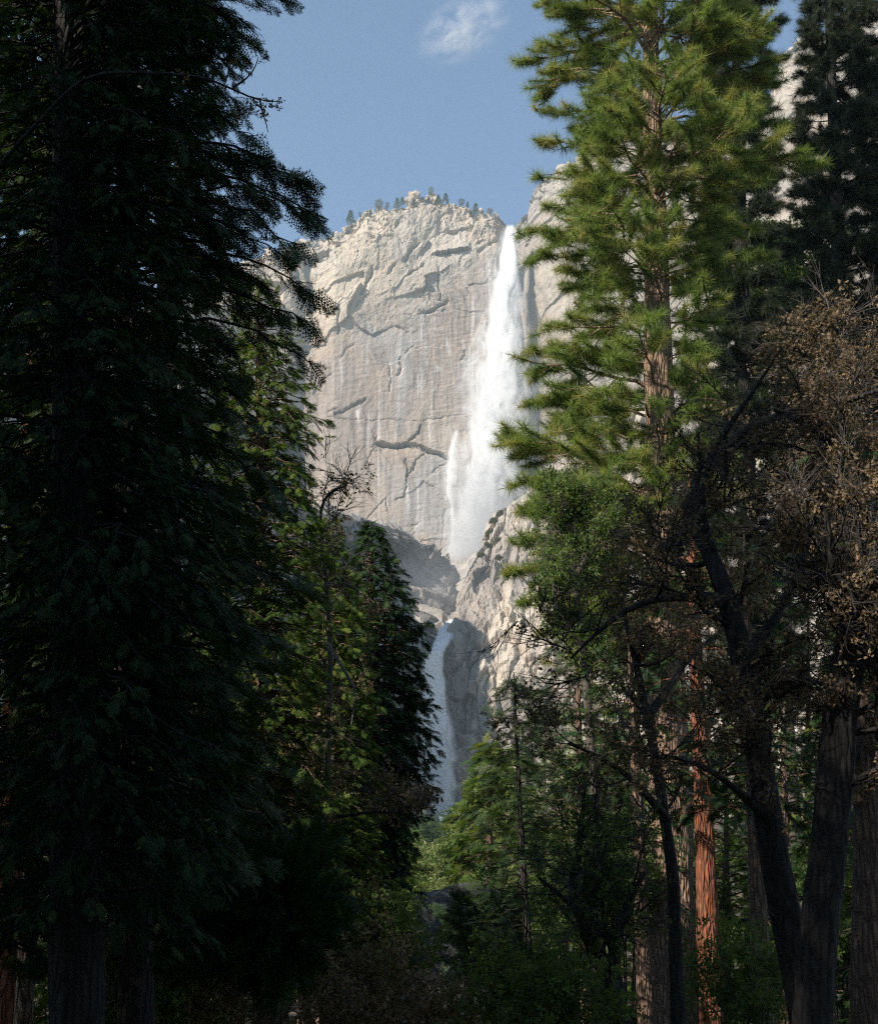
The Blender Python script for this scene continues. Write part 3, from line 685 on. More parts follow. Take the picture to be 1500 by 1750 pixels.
# ---- far, small conifers on the cliff rim (shared meshes) --------------------
def small_conifer(seed, m, round_=False):
    r = np.random.default_rng(seed); T = []
    for i in range(420):
        z = r.uniform(.1, 1); R_ = (1-z)*.26+.02 if not round_ else .32*math.sqrt(max(0, 1-((z-.6)/.45)**2))
        a = r.uniform(0, 6.28); q = R_*math.sqrt(r.random()); p = np.array((q*math.cos(a), q*math.sin(a), z-.1*q)); d = np.array((math.cos(a), math.sin(a), -.2))
        v = r.normal(size=3); T.append(blade(p, d+v*.4, .10, .055, v))
    return tris('crown', T, m)
SC = [small_conifer(1, M['fir']), small_conifer(2, M['fir']), small_conifer(3, M['shrub'], True)]
tb = MB(); tb.tube([(0, 0, -.1), (0, 0, .4), (0, 0, .95)], [.03, .02, .004], 6); ST = tb.build('trunk', BK['brown'])
RIM = [(482, 424, 20, 'stubby dark conifer on the far left of the cliff rim beside the branch tips', 0), (524, 408, 22, 'slim pale conifer on the cliff rim left of the gully', 0), (599, 384, 22, 'slender conifer leaning on the rim left of the rocky summit knob', 0),
       (594, 408, 16, 'low bushy tree below the rim left of the summit knob', 2), (647, 358, 18, 'round topped tree standing alone on the summit skyline', 2), (661, 358, 12, 'small faint shrub tree right of the round topped skyline tree', 2),
       (678, 356, 20, 'bushy conifer left of the dark summit block', 0), (688, 350, 14, 'small conifer touching the dark summit block', 1), (735, 334, 16, 'tree on the highest point of the cliff skyline', 2),
       (762, 344, 13, 'small tree just right of the highest skyline point', 1), (765, 360, 18, 'conifer in the rocks below the summit, right side', 0), (778, 362, 14, 'short conifer in the summit rocks halfway to the waterfall lip', 1),
       (811, 368, 20, 'pale conifer on the shelf near the waterfall lip', 0), (836, 366, 10, 'low shrub tree closest to the waterfall lip', 2)]
RIM += [(706, 352, 12, 'tiny dark tree wedged under the left side of the summit block', 1), (722, 346, 10, 'squat bush like tree against the dark summit block', 2), (748, 348, 15, 'narrow tree just below and right of the highest skyline tree', 0), (788, 352, 11, 'bushy little tree between the summit rocks and the pale shelf conifer', 2),
        (798, 356, 13, 'slim tree leaning left of the pale shelf conifer', 1), (822, 366, 9, 'tiny bush tree between the pale shelf conifer and the waterfall lip', 2), (570, 408, 14, 'small conifer on the sloping rim above the cliff gully', 1), (550, 414, 12, 'stunted tree on the sloping rim left of the gully conifer', 2),
        (632, 372, 14, 'dark tree in the cleft left of the round topped skyline tree', 0), (616, 372, 10, 'tiny shrub tree on the knob at the left shoulder of the summit', 2), (500, 428, 15, 'dark conifer on the low left rim, second from the left end', 0)]
for X, Y, hpx, lab, kd in RIM:
    i = np.argmin([abs(img(WALLP[-26, c])[0]-X) for c in range(WALLP.shape[1])])
    D = WALLP[-26, i, 1]-2; p = W(X, Y, D); s = hpx/FPX*D*1.15*(1+.15*math.sin(X))
    e = empty('rim_tree', p, lab, 'tree', 'small trees along the cliff rim'); w_ = 1.15+.4*math.sin(X*1.7); e.scale = (s*w_, s*w_, s); e.rotation_euler = (.08*math.sin(X*3.1), .12*math.cos(X*2.3), X)
    a = link('crown', SC[kd], e); b = link('trunk', ST, e)

# ---- shrubs on the right ridge ----
def shrub(label, c, r, key, n, group, seed, name='shrub', ss=1.0, cat='shrub'):
    global rng
    rng = np.random.default_rng(seed); bush = name == 'bush'
    b0 = np.array((c[0], c[1], float(gz(c[0], c[1]))-.1)) if bush else c-np.array((0, 0, .1*r[2]))
    e = empty(name, b0, label, cat, group); B = MB(); pts = []; dirs = []
    for i in range(9):
        d = rv(); d[2] = abs(d[2]); B.tube([b0, c+(d*.4-np.array((0, 0, .5*bush)))*np.array(r)+rv()*.05*r[0], c+d*np.array(r)*.9], np.array([.03, .02, .005])*r[2]*.8, 3)
    child(link('stems', B.build('stems', BK['twig'])), e)
    for i in range(int(n*(1.5 if bush else 1))):
        d = rv(); d[2] = abs(d[2])*1.0-.15 if not bush else d[2]*1.2; q = rng.uniform(.25, 1)**.6*(.8+(.7 if bush else .35)*vn(d[0]*2, d[1]*2, d[2]*2+seed)); pts.append(c+d*np.array(r)*q); dirs.append(d+rv()*.4)
    crown('crown', pts, dirs, ss, key, e, 1.5); return e
SH = [(858, 880, 8, 'olive shrub at the very top of the right ridge'), (845, 893, 7, 'olive shrub just under the top of the right ridge'), (838, 912, 7, 'olive shrub on the left edge of the right ridge'), (833, 935, 6, 'long low shrub along the upper left edge of the right ridge'),
      (852, 926, 6, 'shrub in the hollow right of the ridge edge'), (850, 955, 5, 'dark shrub in the cleft of the right ridge'), (874, 975, 6, 'shrub on the ledge beside the pine foliage'), (822, 950, 5, 'lowest shrub on the steep left edge of the ridge')]
rq = RP.reshape(-1, 3); ru, rvv = img(rq); ok = rq[:, 1] < 1000
for k, (X, Y, w_, lab) in enumerate(SH):
    dd = (ru-X)**2+(rvv-Y)**2+np.where(ok, 0, 1e6); c = rq[np.argmin(dd)]; r = w_/FPX*c[1]
    shrub(lab, c, (r*1.1, r, r*1.4), 'shrub', 260, 'shrubs growing on the right ridge', 200+k, ss=5.0)

# ------------------------------------------------------------------ forest
G_L = 'dark conifers along the left side'; G_R = 'trees on the right side'
PINE_BOUGHS = [(1108, 40, 932, 20), (1110, 110, 922, 82), (1110, 170, 938, 135), (1112, 230, 912, 190), (1112, 280, 925, 244), (1114, 330, 915, 300), (1116, 400, 930, 352), (1118, 440, 888, 402), (1118, 470, 905, 444), (1105, 60, 1335, 50), (1112, 190, 1340, 140), (1112, 250, 1342, 215),
    (1115, 330, 1305, 300), (1118, 420, 1290, 385), (1118, 480, 1320, 440), (1124, 640, 900, 600), (1125, 720, 897, 690), (1126, 810, 882, 770), (1128, 860, 872, 830), (1128, 900, 884, 872), (1130, 960, 876, 925), (1130, 1000, 868, 978), (1132, 1050, 895, 1030), (1132, 1090, 915, 1085), (1134, 1130, 940, 1130),
    (1128, 880, 960, 830), (1130, 940, 980, 900), (1130, 1010, 990, 985), (1132, 1070, 985, 1050), (1134, 1110, 1010, 1120)]
PINE_ENV = [(-420, 1040, 1180), (-250, 970, 1260), (0, 900, 1350), (100, 895, 1360), (200, 890, 1365), (300, 875, 1370), (400, 850, 1340), (440, 865, 1290), (490, 930, 1250), (560, 890, 1250), (620, 865, 1250), (700, 860, 1260), (800, 845, 1260), (880, 840, 1260), (960, 845, 1240), (1040, 870, 1220), (1120, 920, 1190)]
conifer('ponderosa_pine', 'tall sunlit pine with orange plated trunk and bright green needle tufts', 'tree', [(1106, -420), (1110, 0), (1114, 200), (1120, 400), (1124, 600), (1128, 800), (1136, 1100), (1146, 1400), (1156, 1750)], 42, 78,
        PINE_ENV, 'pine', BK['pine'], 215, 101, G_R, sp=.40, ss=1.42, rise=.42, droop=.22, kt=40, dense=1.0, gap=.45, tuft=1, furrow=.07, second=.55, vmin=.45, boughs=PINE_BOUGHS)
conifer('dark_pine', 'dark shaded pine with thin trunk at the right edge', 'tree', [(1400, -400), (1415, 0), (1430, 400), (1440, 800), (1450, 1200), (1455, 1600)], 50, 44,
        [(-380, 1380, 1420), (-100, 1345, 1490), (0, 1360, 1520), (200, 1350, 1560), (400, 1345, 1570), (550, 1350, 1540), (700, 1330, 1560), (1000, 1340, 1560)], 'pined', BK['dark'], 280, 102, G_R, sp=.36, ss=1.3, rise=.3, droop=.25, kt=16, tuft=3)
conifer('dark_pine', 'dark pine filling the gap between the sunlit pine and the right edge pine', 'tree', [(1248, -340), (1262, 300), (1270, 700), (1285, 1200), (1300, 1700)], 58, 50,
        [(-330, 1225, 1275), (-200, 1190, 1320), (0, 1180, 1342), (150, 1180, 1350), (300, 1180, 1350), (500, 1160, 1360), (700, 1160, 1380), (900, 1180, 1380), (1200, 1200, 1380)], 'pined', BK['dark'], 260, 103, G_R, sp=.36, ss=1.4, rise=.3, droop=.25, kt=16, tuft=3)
conifer('dark_pine', 'shaded pine cut by the right edge of the frame beside the thin dark pine', 'tree', [(1490, 60), (1495, 600), (1500, 1200), (1502, 1650)], 56, 44,
        [(75, 1480, 1500), (200, 1440, 1560), (400, 1400, 1600), (700, 1380, 1620), (1000, 1380, 1620)], 'pined', BK['dark'], 150, 104, G_R, sp=.4, ss=1.4, rise=.3, droop=.25, kt=12, tuft=2)
# incense cedars of the left side, nearest first
conifer('incense_cedar', 'nearest huge dark cedar whose boughs reach into the sky at upper left', 'tree', [(90, -700), (110, 0), (125, 900), (135, 1750)], 15, 95,
        [(-650, 60, 200), (-400, 0, 330), (-120, -50, 430), (0, -80, 440), (50, -80, 390), (110, -80, 385), (180, -80, 365), (240, -80, 380), (300, -80, 390), (372, -80, 380), (410, -80, 370), (500, -80, 370), (640, -80, 380), (800, -80, 400), (1000, -80, 420), (1300, -80, 400), (1600, -80, 380)],
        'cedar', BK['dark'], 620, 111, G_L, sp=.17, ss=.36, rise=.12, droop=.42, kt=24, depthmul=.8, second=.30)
NEAR_BOUGHS = [(250, 40, 490, 2), (220, 60, 420, 68), (240, 60, 398, 48), (260, 200, 430, 228), (250, 190, 396, 212), (230, 240, 456, 278), (260, 250, 486, 290), (240, 270, 528, 318), (250, 290, 562, 376), (240, 330, 508, 418), (240, 370, 486, 440),
    (250, 350, 452, 425), (240, 410, 528, 500), (250, 480, 536, 560), (260, 540, 532, 622), (230, 430, 450, 484), (250, 330, 520, 360), (250, 120, 380, 110), (230, 160, 400, 170)]
conifer('douglas_fir', 'dark fir whose long toothed boughs stretch furthest into the sky at upper left', 'tree', [(200, -600), (215, 300), (225, 1000), (235, 1750)], 17, 60,
        [(-560, 150, 260), (-200, 60, 330), (0, 40, 350), (300, 20, 345), (470, 20, 360), (570, 10, 440), (700, 10, 475), (900, 10, 490), (1200, 0, 500), (1500, 0, 470)], 'fir', BK['dark'], 340, 117, G_L, sp=.24, ss=.8, rise=.12, droop=.36, kt=20, depthmul=.8, second=.30, boughs=NEAR_BOUGHS)
conifer('incense_cedar', 'dark cedar behind the nearest cedar, in the middle of the left wall of trees', 'tree', [(270, -500), (280, 200), (290, 1000), (300, 1700)], 21, 55,
        [(-450, 240, 300), (-200, 130, 400), (0, 90, 370), (200, 60, 380), (400, 50, 385), (600, 40, 420), (900, 30, 470), (1300, 30, 500), (1650, 60, 500)], 'cedar', BK['brown'], 330, 112, G_L, sp=.27, ss=.68, rise=.1, droop=.42, kt=16)
conifer('incense_cedar', 'cedar with sunlit yellow green right edge against the cliff', 'tree', [(440, 470), (445, 800), (450, 1200), (455, 1700)], 27, 42,
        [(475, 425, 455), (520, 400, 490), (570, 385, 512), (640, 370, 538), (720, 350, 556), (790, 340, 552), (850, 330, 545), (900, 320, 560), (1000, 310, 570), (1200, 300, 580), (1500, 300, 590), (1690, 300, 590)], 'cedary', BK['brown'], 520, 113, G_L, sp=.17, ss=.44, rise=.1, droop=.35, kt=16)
conifer('incense_cedar', 'pointed cedar rising in front of the lower waterfall', 'tree', [(636, 893), (632, 1100), (630, 1400), (628, 1700)], 36, 34,
        [(895, 628, 645), (930, 605, 665), (980, 580, 695), (1040, 550, 722), (1130, 525, 732), (1220, 505, 736), (1300, 490, 742), (1370, 480, 738), (1410, 470, 712), (1500, 470, 710), (1650, 480, 700)], 'cedar', BK['brown'], 480, 114, G_L, sp=.18, ss=.50, rise=.1, droop=.30, kt=14, dense=1.1)
conifer('incense_cedar', 'shorter cedar at the left shoulder of the pointed cedar', 'tree', [(560, 880), (558, 1200), (556, 1650)], 33, 30,
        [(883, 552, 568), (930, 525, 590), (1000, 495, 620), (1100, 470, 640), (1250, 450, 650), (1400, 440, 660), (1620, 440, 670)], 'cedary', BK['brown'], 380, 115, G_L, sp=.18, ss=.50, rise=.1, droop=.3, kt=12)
conifer('incense_cedar', 'shaded cedar standing at the far left edge of the frame', 'tree', [(-60, -600), (-50, 400), (-40, 1700)], 18, 60,
        [(-550, -90, -20), (-200, -260, 140), (200, -300, 200), (800, -330, 230), (1300, -330, 230), (1650, -300, 220)], 'cedar', BK['dark'], 420, 116, G_L, sp=.24, ss=.55, rise=.1, droop=.42, kt=14)
# left trunks
conifer('old_cedar', 'thick brown trunk catching sun at the far left edge', 'tree', [(70, 200), (52, 700), (40, 900), (25, 1150), (12, 1750)], 24, 52,
        [(250, 20, 120), (500, -40, 180), (700, -60, 200), (760, -60, 200)], 'cedar', BK['cedar'], 14, 121, G_L, sp=.4, ss=.8, kt=22, droop=.4)
conifer('old_cedar', 'thinner leaning brown trunk beside the thick left trunk', 'tree', [(160, 500), (130, 760), (95, 950), (75, 1130), (60, 1400), (40, 1750)], 23, 34,
        [(520, 120, 200), (600, 80, 240), (760, 60, 260)], 'cedar', BK['pine'], 10, 122, G_L, sp=.4, ss=.8, kt=18, droop=.4)
conifer('old_cedar', 'black trunk rising from the bottom left corner', 'tree', [(160, 900), (148, 1300), (135, 1500), (115, 1750)], 17, 62,
        [(920, 100, 240), (1100, 40, 300), (1300, 30, 320)], 'cedar', BK['dark'], 34, 123, G_L, sp=.36, ss=.7, kt=20, droop=.4)
conifer('old_cedar', 'slim dark trunk between the left trunks and the cedar boughs', 'tree', [(222, 800), (210, 1200), (200, 1500), (190, 1750)], 26, 24,
        [(820, 190, 250), (1000, 140, 300), (1450, 120, 310)], 'fir', BK['dark'], 50, 124, G_L, sp=.4, ss=1.0, kt=12, droop=.3)
# right trunks
conifer('red_cedar', 'straight cedar with glowing orange red lower trunk', 'tree', [(1176, 800), (1180, 900), (1190, 1150), (1202, 1400), (1216, 1750)], 33, 46,
        [(815, 1150, 1205), (900, 1090, 1260), (1000, 1070, 1290), (1250, 1090, 1290), (1400, 1120, 1290)], 'cedar', BK['cedar'], 60, 131, G_R, sp=.38, ss=.9, kt=30, droop=.35, furrow=.09)
conifer('red_cedar', 'narrow red edged trunk just left of the big pine trunk', 'tree', [(1072, 1020), (1082, 1250), (1092, 1450), (1104, 1750)], 37, 32,
        [(1050, 1040, 1105), (1150, 990, 1140), (1350, 960, 1160), (1450, 980, 1160)], 'cedar', BK['brown'], 46, 132, G_R, sp=.38, ss=.9, kt=20, droop=.35, furrow=.09)
conifer('red_cedar', 'dull brown cedar trunk right of the glowing red trunk', 'tree', [(1270, 900), (1280, 1200), (1292, 1500), (1305, 1750)], 30, 40,
        [(920, 1230, 1310), (1100, 1170, 1360), (1400, 1150, 1380)], 'cedar', BK['brown'], 60, 133, G_R, sp=.38, ss=.85, kt=18, droop=.38)
conifer('red_cedar', 'broad shadowed trunk at the bottom right corner', 'tree', [(1468, 700), (1472, 1100), (1478, 1400), (1482, 1750)], 24, 66,
        [(720, 1400, 1520), (1000, 1360, 1580), (1300, 1350, 1600)], 'cedar', BK['brown'], 60, 134, G_R, sp=.38, ss=.8, kt=18, droop=.38)
conifer('young_fir', 'small dark pointed fir with a thin bare trunk, right of the lower waterfall', 'tree', [(878, 1150), (886, 1350), (897, 1550), (912, 1750)], 34, 18,
        [(1155, 872, 886), (1200, 855, 905), (1280, 835, 930), (1360, 822, 950), (1450, 808, 970), (1520, 800, 985), (1620, 810, 970), (1700, 840, 950)], 'fir', BK['dark'], 120, 135, G_R, sp=.28, ss=.85, rise=.05, droop=.2, kt=10)
conifer('young_fir', 'bright green young conifer behind the small dark fir', 'tree', [(838, 1262), (836, 1450), (834, 1650)], 62, 18,
        [(1265, 832, 845), (1310, 812, 860), (1380, 790, 885), (1450, 770, 900), (1560, 760, 910)], 'cedary', BK['brown'], 100, 136, G_R, sp=.42, ss=1.5, rise=.1, droop=.2, kt=10)
conifer('young_fir', 'feathery green conifer between the small fir and the pine trunk', 'tree', [(985, 1010), (990, 1300), (1000, 1650)], 46, 22,
        [(1020, 975, 998), (1100, 930, 1030), (1200, 900, 1060), (1350, 890, 1080), (1600, 890, 1090)], 'fir', BK['brown'], 110, 137, G_R, sp=.36, ss=1.2, rise=.1, droop=.25, kt=10)

# ---- oaks: hand-laid limbs, then random forks -------------------------------
def oak(label, D, limbs, key, seed, group, bm=None, leaves=1.0, depth_amp=1.0, n_sub=10, sub_len=2.2, leafs=1.0, name='oak_tree', twigs=1.0, box=None, trunk_n=1):
    """limbs: list of (points [(X, Y, dD)], width_px_start, width_px_end)"""
    global rng
    rng = np.random.default_rng(seed); bm = bm or BK['dark']
    first = W(limbs[0][0][0][0], limbs[0][0][0][1], D+limbs[0][0][0][2]); g0 = float(gz(first[0], first[1]))
    e = empty(name, (first[0], first[1], g0), label, 'tree', group)
    B = MB(); pts, dirs, tp, td = [], [], [], []
    def grow(p, d, L, r, lev):
        n = 6; Q = [p]; dd = d.copy()
        for k in range(n):
            dd = dd + rv()*.28 + np.array((0, 0, .05)); dd /= np.linalg.norm(dd); Q.append(Q[-1]+dd*L/n)
        Q = np.array(Q); B.tube(Q, np.linspace(r, r*.35, n+1), 4 if lev < 2 else 3)
        if lev < 3:
            for k in range({0: 5, 1: 5, 2: 4}[lev]):
                u = rng.uniform(.25, 1); i = min(int(u*n), n-1); q = Q[i]+(Q[i+1]-Q[i])*(u*n-i); nd_ = (Q[i+1]-Q[i]); nd_ /= np.linalg.norm(nd_)
                s = nd_*.6+rv()*.9; s /= np.linalg.norm(s); grow(q, s, L*rng.uniform(.38, .62), max(r*.45, .004), lev+1)
        else:
            for k in range(2):
                i = rng.integers(1, n+1)
                if rng.random() < leaves: pts.append(Q[i]); dirs.append(Q[i]-Q[i-1]+rv()*.1)
                if rng.random() < twigs*.1: tp.append(Q[i]); td.append(Q[i]-Q[i-1])
    for li, (line, w0, w1) in enumerate(limbs):
        P = np.array([W(X, Y, D+dd) for X, Y, dd in line]); 
        if li == 0 and P[0, 2] > g0: P = np.concatenate([[[P[0, 0], P[0, 1], g0-.3]], P])
        nn = len(P); rad = np.linspace(w0, w1, nn)/2/FPX*D
        child(link('trunk' if li < trunk_n else 'limb', trunk_mesh(P, rad, bm, 16, .2, .08)), e)
        Ls = np.linalg.norm(np.diff(P, axis=0), axis=1).sum()
        if li == 0 and box is None: lo = .45
        else: lo = .15
        for k in range(int(n_sub*max(1, Ls/4))):
            u = rng.uniform(lo, 1)*(nn-1); i = min(int(u), nn-2); q = P[i]+(P[i+1]-P[i])*(u-i); t_ = P[i+1]-P[i]; t_ = t_/np.linalg.norm(t_)
            s = t_*.6+rv()*np.array((1, depth_amp, .8)); s[2] += .15; s /= np.linalg.norm(s); r_ = np.interp(u, range(nn), rad)
            grow(q, s, sub_len*rng.uniform(.5, 1.2), min(r_*.5, .045), 1)
    if B.V: child(link('branches', B.build('branches', BK['twig'] if bm is not BK['dark'] else BK['dark'])), e)['kind'] = 'stuff'
    if pts: crown('crown', pts, dirs, leafs, key, e, 1.5)
    if tp: crown('twigs', tp, td, 1.0, 'twig', e, 1.5)
    return e
oak('large black oak with forked leaning trunk and dry brown leaves at right', 17,
    [([(1395, 1800, 0), (1360, 1640, 0), (1325, 1480, 0), (1300, 1330, 0), (1280, 1200, 0), (1258, 1080, 0), (1235, 1000, 0), (1205, 930, .3), (1175, 860, .5)], 64, 26),
     ([(1250, 1035, 0), (1200, 1020, -.3), (1140, 1018, -.5), (1085, 1030, -.7), (1040, 1060, -.8), (1005, 1095, -.9), (975, 1125, -1)], 15, 4),
     ([(1215, 945, .2), (1190, 880, 0), (1205, 790, -.2), (1250, 720, -.4), (1300, 650, -.6), (1330, 600, -.7)], 18, 4),
     ([(1180, 870, .5), (1200, 800, .8), (1260, 740, 1), (1350, 700, 1.3), (1440, 690, 1.4), (1520, 660, 1.5)], 24, 8),
     ([(1270, 1130, 0), (1330, 1050, .5), (1370, 960, .8), (1400, 860, 1), (1450, 780, 1)], 20, 6),
     ([(1310, 1400, 0), (1250, 1340, -.6), (1190, 1300, -1), (1130, 1290, -1.2)], 12, 4)],
    'oakb', 301, 'oaks with dry brown leaves', leaves=.95, n_sub=7, sub_len=1.15, leafs=.55, trunk_n=1)
oak('black oak with thick upright trunk leaving the frame at the right edge', 16,
    [([(1385, 1800, 0), (1400, 1600, 0), (1420, 1400, 0), (1432, 1250, 0), (1448, 1120, 0), (1475, 1020, 0), (1520, 920, 0)], 70, 52),
     ([(1445, 1130, 0), (1440, 1040, -.5), (1420, 960, -.8), (1410, 870, -1)], 26, 8),
     ([(1500, 960, 0), (1480, 850, .5), (1430, 760, .8), (1370, 720, 1), (1320, 700, 1)], 24, 6)],
    'oakb', 302, 'oaks with dry brown leaves', leaves=.9, n_sub=8, sub_len=1.2, leafs=.58)
oak('small twisted oak with forked dark stems at the bottom, left of the pine trunk', 25,
    [([(1075, 1790, 0), (1045, 1690, 0), (1010, 1620, 0), (985, 1560, 0), (975, 1480, 0)], 34, 10),
     ([(1050, 1700, 0), (1045, 1630, 0), (1065, 1560, .3), (1100, 1490, .4)], 22, 8), ([(1015, 1630, 0), (1000, 1570, -.3), (960, 1530, -.5), (920, 1500, -.5)], 12, 5),
     ([(980, 1540, 0), (990, 1430, .2), (1000, 1340, .3)], 12, 5)],
    'oakg', 303, 'oaks with green leaves', leaves=.6, n_sub=6, sub_len=1.3, leafs=.7)
oak('leafy green oak catching sun between the two right pines', 64,
    [([(1345, 1200, 0), (1342, 900, 0), (1335, 700, 0), (1330, 560, 0), (1335, 470, 0)], 22, 6), ([(1340, 700, 0), (1300, 600, 0), (1270, 540, 0)], 10, 4), ([(1340, 650, 0), (1380, 560, 0), (1400, 500, 0)], 10, 4)],
    'oakg', 304, 'oaks with green leaves', bm=BK['twig'], leaves=1.0, n_sub=7, sub_len=3.2, leafs=2.0)
oak('bare oak holding rust brown leaves inside the lower left cedars', 31,
    [([(330, 1800, 0), (370, 1600, 0), (410, 1450, 0), (450, 1350, 0), (500, 1320, -1), (560, 1340, -1.5)], 24, 5), ([(430, 1400, -.5), (560, 1400, -1.5), (640, 1385, -2), (700, 1390, -2)], 8, 3),
     ([(370, 1600, 0), (470, 1560, -1.5), (560, 1590, -2), (620, 1620, -2)], 10, 3), ([(460, 1350, -1), (440, 1310, -1.5), (420, 1330, -2)], 6, 3)],
    'oakb', 305, 'oaks with dry brown leaves', leaves=.95, n_sub=6, sub_len=1.15, leafs=1.0)
oak('bare twiggy oak against the cliff above the pointed cedar', 29,
    [([(560, 1300, 0), (565, 1100, 0), (555, 960, 0), (545, 880, 0), (560, 840, -1), (590, 830, -1)], 12, 3), ([(560, 1000, 0), (600, 1000, -1.5), (640, 1030, -2)], 6, 2),
     ([(560, 1100, 0), (610, 1180, -2), (600, 1240, -2.5)], 6, 2)],
    'oakb', 306, 'oaks with dry brown leaves', bm=BK['twig'], leaves=.35, n_sub=3, sub_len=.8, leafs=.7)
oak('brown leaved oak spreading behind the leaning black trunk', 26,
    [([(1160, 1800, 0), (1150, 1500, 0), (1120, 1300, 0), (1090, 1150, 0), (1060, 1020, 0)], 30, 8), ([(1140, 1400, 0), (1080, 1330, -1), (1020, 1290, -1.5), (970, 1270, -1.5)], 12, 4), ([(1110, 1220, 0), (1180, 1120, 1), (1250, 1060, 1.4)], 12, 4)],
    'oakb', 308, 'oaks with dry brown leaves', leaves=.9, n_sub=4, sub_len=1.3, leafs=.75)
oak('brown leaved oak filling the right edge behind the upright oak trunk', 25,
    [([(1560, 1800, 0), (1540, 1400, 0), (1500, 1100, 0), (1450, 900, 0), (1400, 800, 0)], 34, 8), ([(1530, 1300, 0), (1460, 1200, -1), (1390, 1160, -1.5), (1330, 1150, -1.5)], 14, 4), ([(1500, 1080, 0), (1520, 900, 1), (1490, 780, 1.4)], 14, 4), ([(1460, 930, 0), (1380, 920, -1), (1310, 900, -1.5), (1250, 900, -1.5)], 12, 3), ([(1420, 840, 0), (1420, 740, 0), (1440, 660, 0)], 10, 3)],
    'oakb', 309, 'oaks with dry brown leaves', leaves=.9, n_sub=8, sub_len=1.8, leafs=.85)
oak('green leaved live oak crown at the left foot of the sunlit pine', 38,
    [([(1020, 1650, 0), (1015, 1350, 0), (1000, 1150, 0), (985, 1020, 0), (975, 920, 0), (960, 850, 0)], 20, 5), ([(1005, 1120, 0), (960, 1050, -.5), (930, 1000, -.5)], 8, 3), ([(985, 980, 0), (1040, 900, 0), (1070, 850, 0)], 8, 3)],
    'oakg', 310, 'oaks with green leaves', bm=BK['twig'], leaves=.9, n_sub=6, sub_len=1.1, leafs=1.1)
oak('thin bare branch with a few dead leaves reaching into the sky at upper left', 13,
    [([(-200, 600, 1), (0, 280, 1), (150, 120, 0), (250, 125, 0), (340, 128, 0), (372, 135, 0), (405, 155, 0), (440, 180, 0), (460, 187, 0), (482, 174, 0)], 10, 1.6), ([(398, 150, 0), (425, 135, 0), (440, 115, 0), (442, 98, 0)], 3, 1.2),
     ([(355, 132, 0), (375, 155, 0), (400, 172, 0), (398, 192, 0)], 3, 1.2), ([(444, 168, 0), (447, 190, 0), (451, 205, 0), (462, 215, 0), (458, 226, 0)], 2.6, 1.0), ([(462, 178, 0), (470, 184, 0), (484, 186, 0)], 2, 1.0), ([(385, 140, 0), (392, 118, 0), (408, 108, 0)], 2, 1.0)],
    'oakb', 307, 'oaks with dry brown leaves', leaves=.10, n_sub=1.0, sub_len=.13, leafs=.4, twigs=0)

# ---- middle distance woods, each tree its own -------------------------------
def wood(spots, seed, labels, group):
    for k, (X, D, H, r, key) in enumerate(spots):
        x = (X-750)/FPX*D*.98; g_ = float(gz(x, D)); Yt_ = 0
        # photo Y of tree top and foot
        def yy(z): dz = z-EYE; cz = CP*D+SP*dz; return 875-FPX*(-SP*D+CP*dz)/cz
        t_, b_ = yy(g_+H), yy(g_); rp = r/D*FPX
        rows = [(t_, X-2, X+2)] + [(t_+(b_-t_)*f, X-rp*w_, X+rp*w_) for f, w_ in ((.08, .25), (.25, .55), (.5, .85), (.75, 1), (.93, .8))]
        s = np.clip(D/45, .9, 4.5)
        conifer('conifer' if key != 'pale' else 'broadleaf_tree', labels(k), 'tree', [(X, t_), (X, b_)], D, .5/D*FPX, rows, key, BK['brown'], int(np.clip(70*45/D+28, 34, 90)), seed+k, group,
                sp=.40*s, ss=1.1*s, kt=8, droop=.2, rise=.1)
LS = [(-20, 34, 17, 2.6, 'fir'), (120, 38, 15, 2.6, 'cedar'), (210, 32, 11, 2.2, 'cedary'), (330, 40, 14, 2.6, 'fir'), (400, 46, 12, 2.6, 'cedary'), (480, 44, 10, 2.4, 'fir'), (520, 58, 13, 2.8, 'cedary'), (30, 52, 19, 3, 'cedary'), (170, 60, 20, 3.2, 'fir'), (270, 56, 17, 3, 'cedary'), (660, 60, 8, 2.6, 'cedary'), (700, 50, 4.5, 1.8, 'fir')]
DESC = ['slim', 'broad', 'short', 'tall', 'ragged', 'full', 'sparse', 'narrow', 'bushy', 'bright', 'dense', 'low']
wood(LS, 400, lambda k: f'{DESC[k]} conifer behind the left wall of cedars, number {k+1} of the row counted from the left'.replace(', number', ', about').replace(f'about {k+1} of the row counted from the left', ['at the frame edge', 'behind the thick trunk', 'behind the slim trunk', 'below the middle cedar', 'beside the sunlit edge cedar', 'behind the rust oak', 'behind the shorter cedar', 'far behind the thick trunk', 'far behind the black trunk', 'far behind the middle cedar', 'below the pointed cedar', 'above the dark boulder'][k]), 'conifers behind the left cedars')
RS = [(960, 60, 8, 2.2, 'cedary'), (1040, 52, 11, 2.6, 'cedary'), (1010, 75, 20, 3.2, 'fir'), (1090, 64, 17, 3.0, 'cedary'), (1170, 50, 12, 2.6, 'cedary'), (1240, 44, 10, 2.4, 'cedary'), (1340, 40, 12, 2.4, 'cedar'), (1380, 60, 20, 3.2, 'cedary'), (1450, 42, 13, 2.6, 'cedary'), (1500, 58, 22, 3.2, 'fir'), (1540, 36, 17, 3, 'cedar'), (1210, 75, 22, 3.4, 'fir'), (1310, 70, 20, 3.4, 'cedary')]
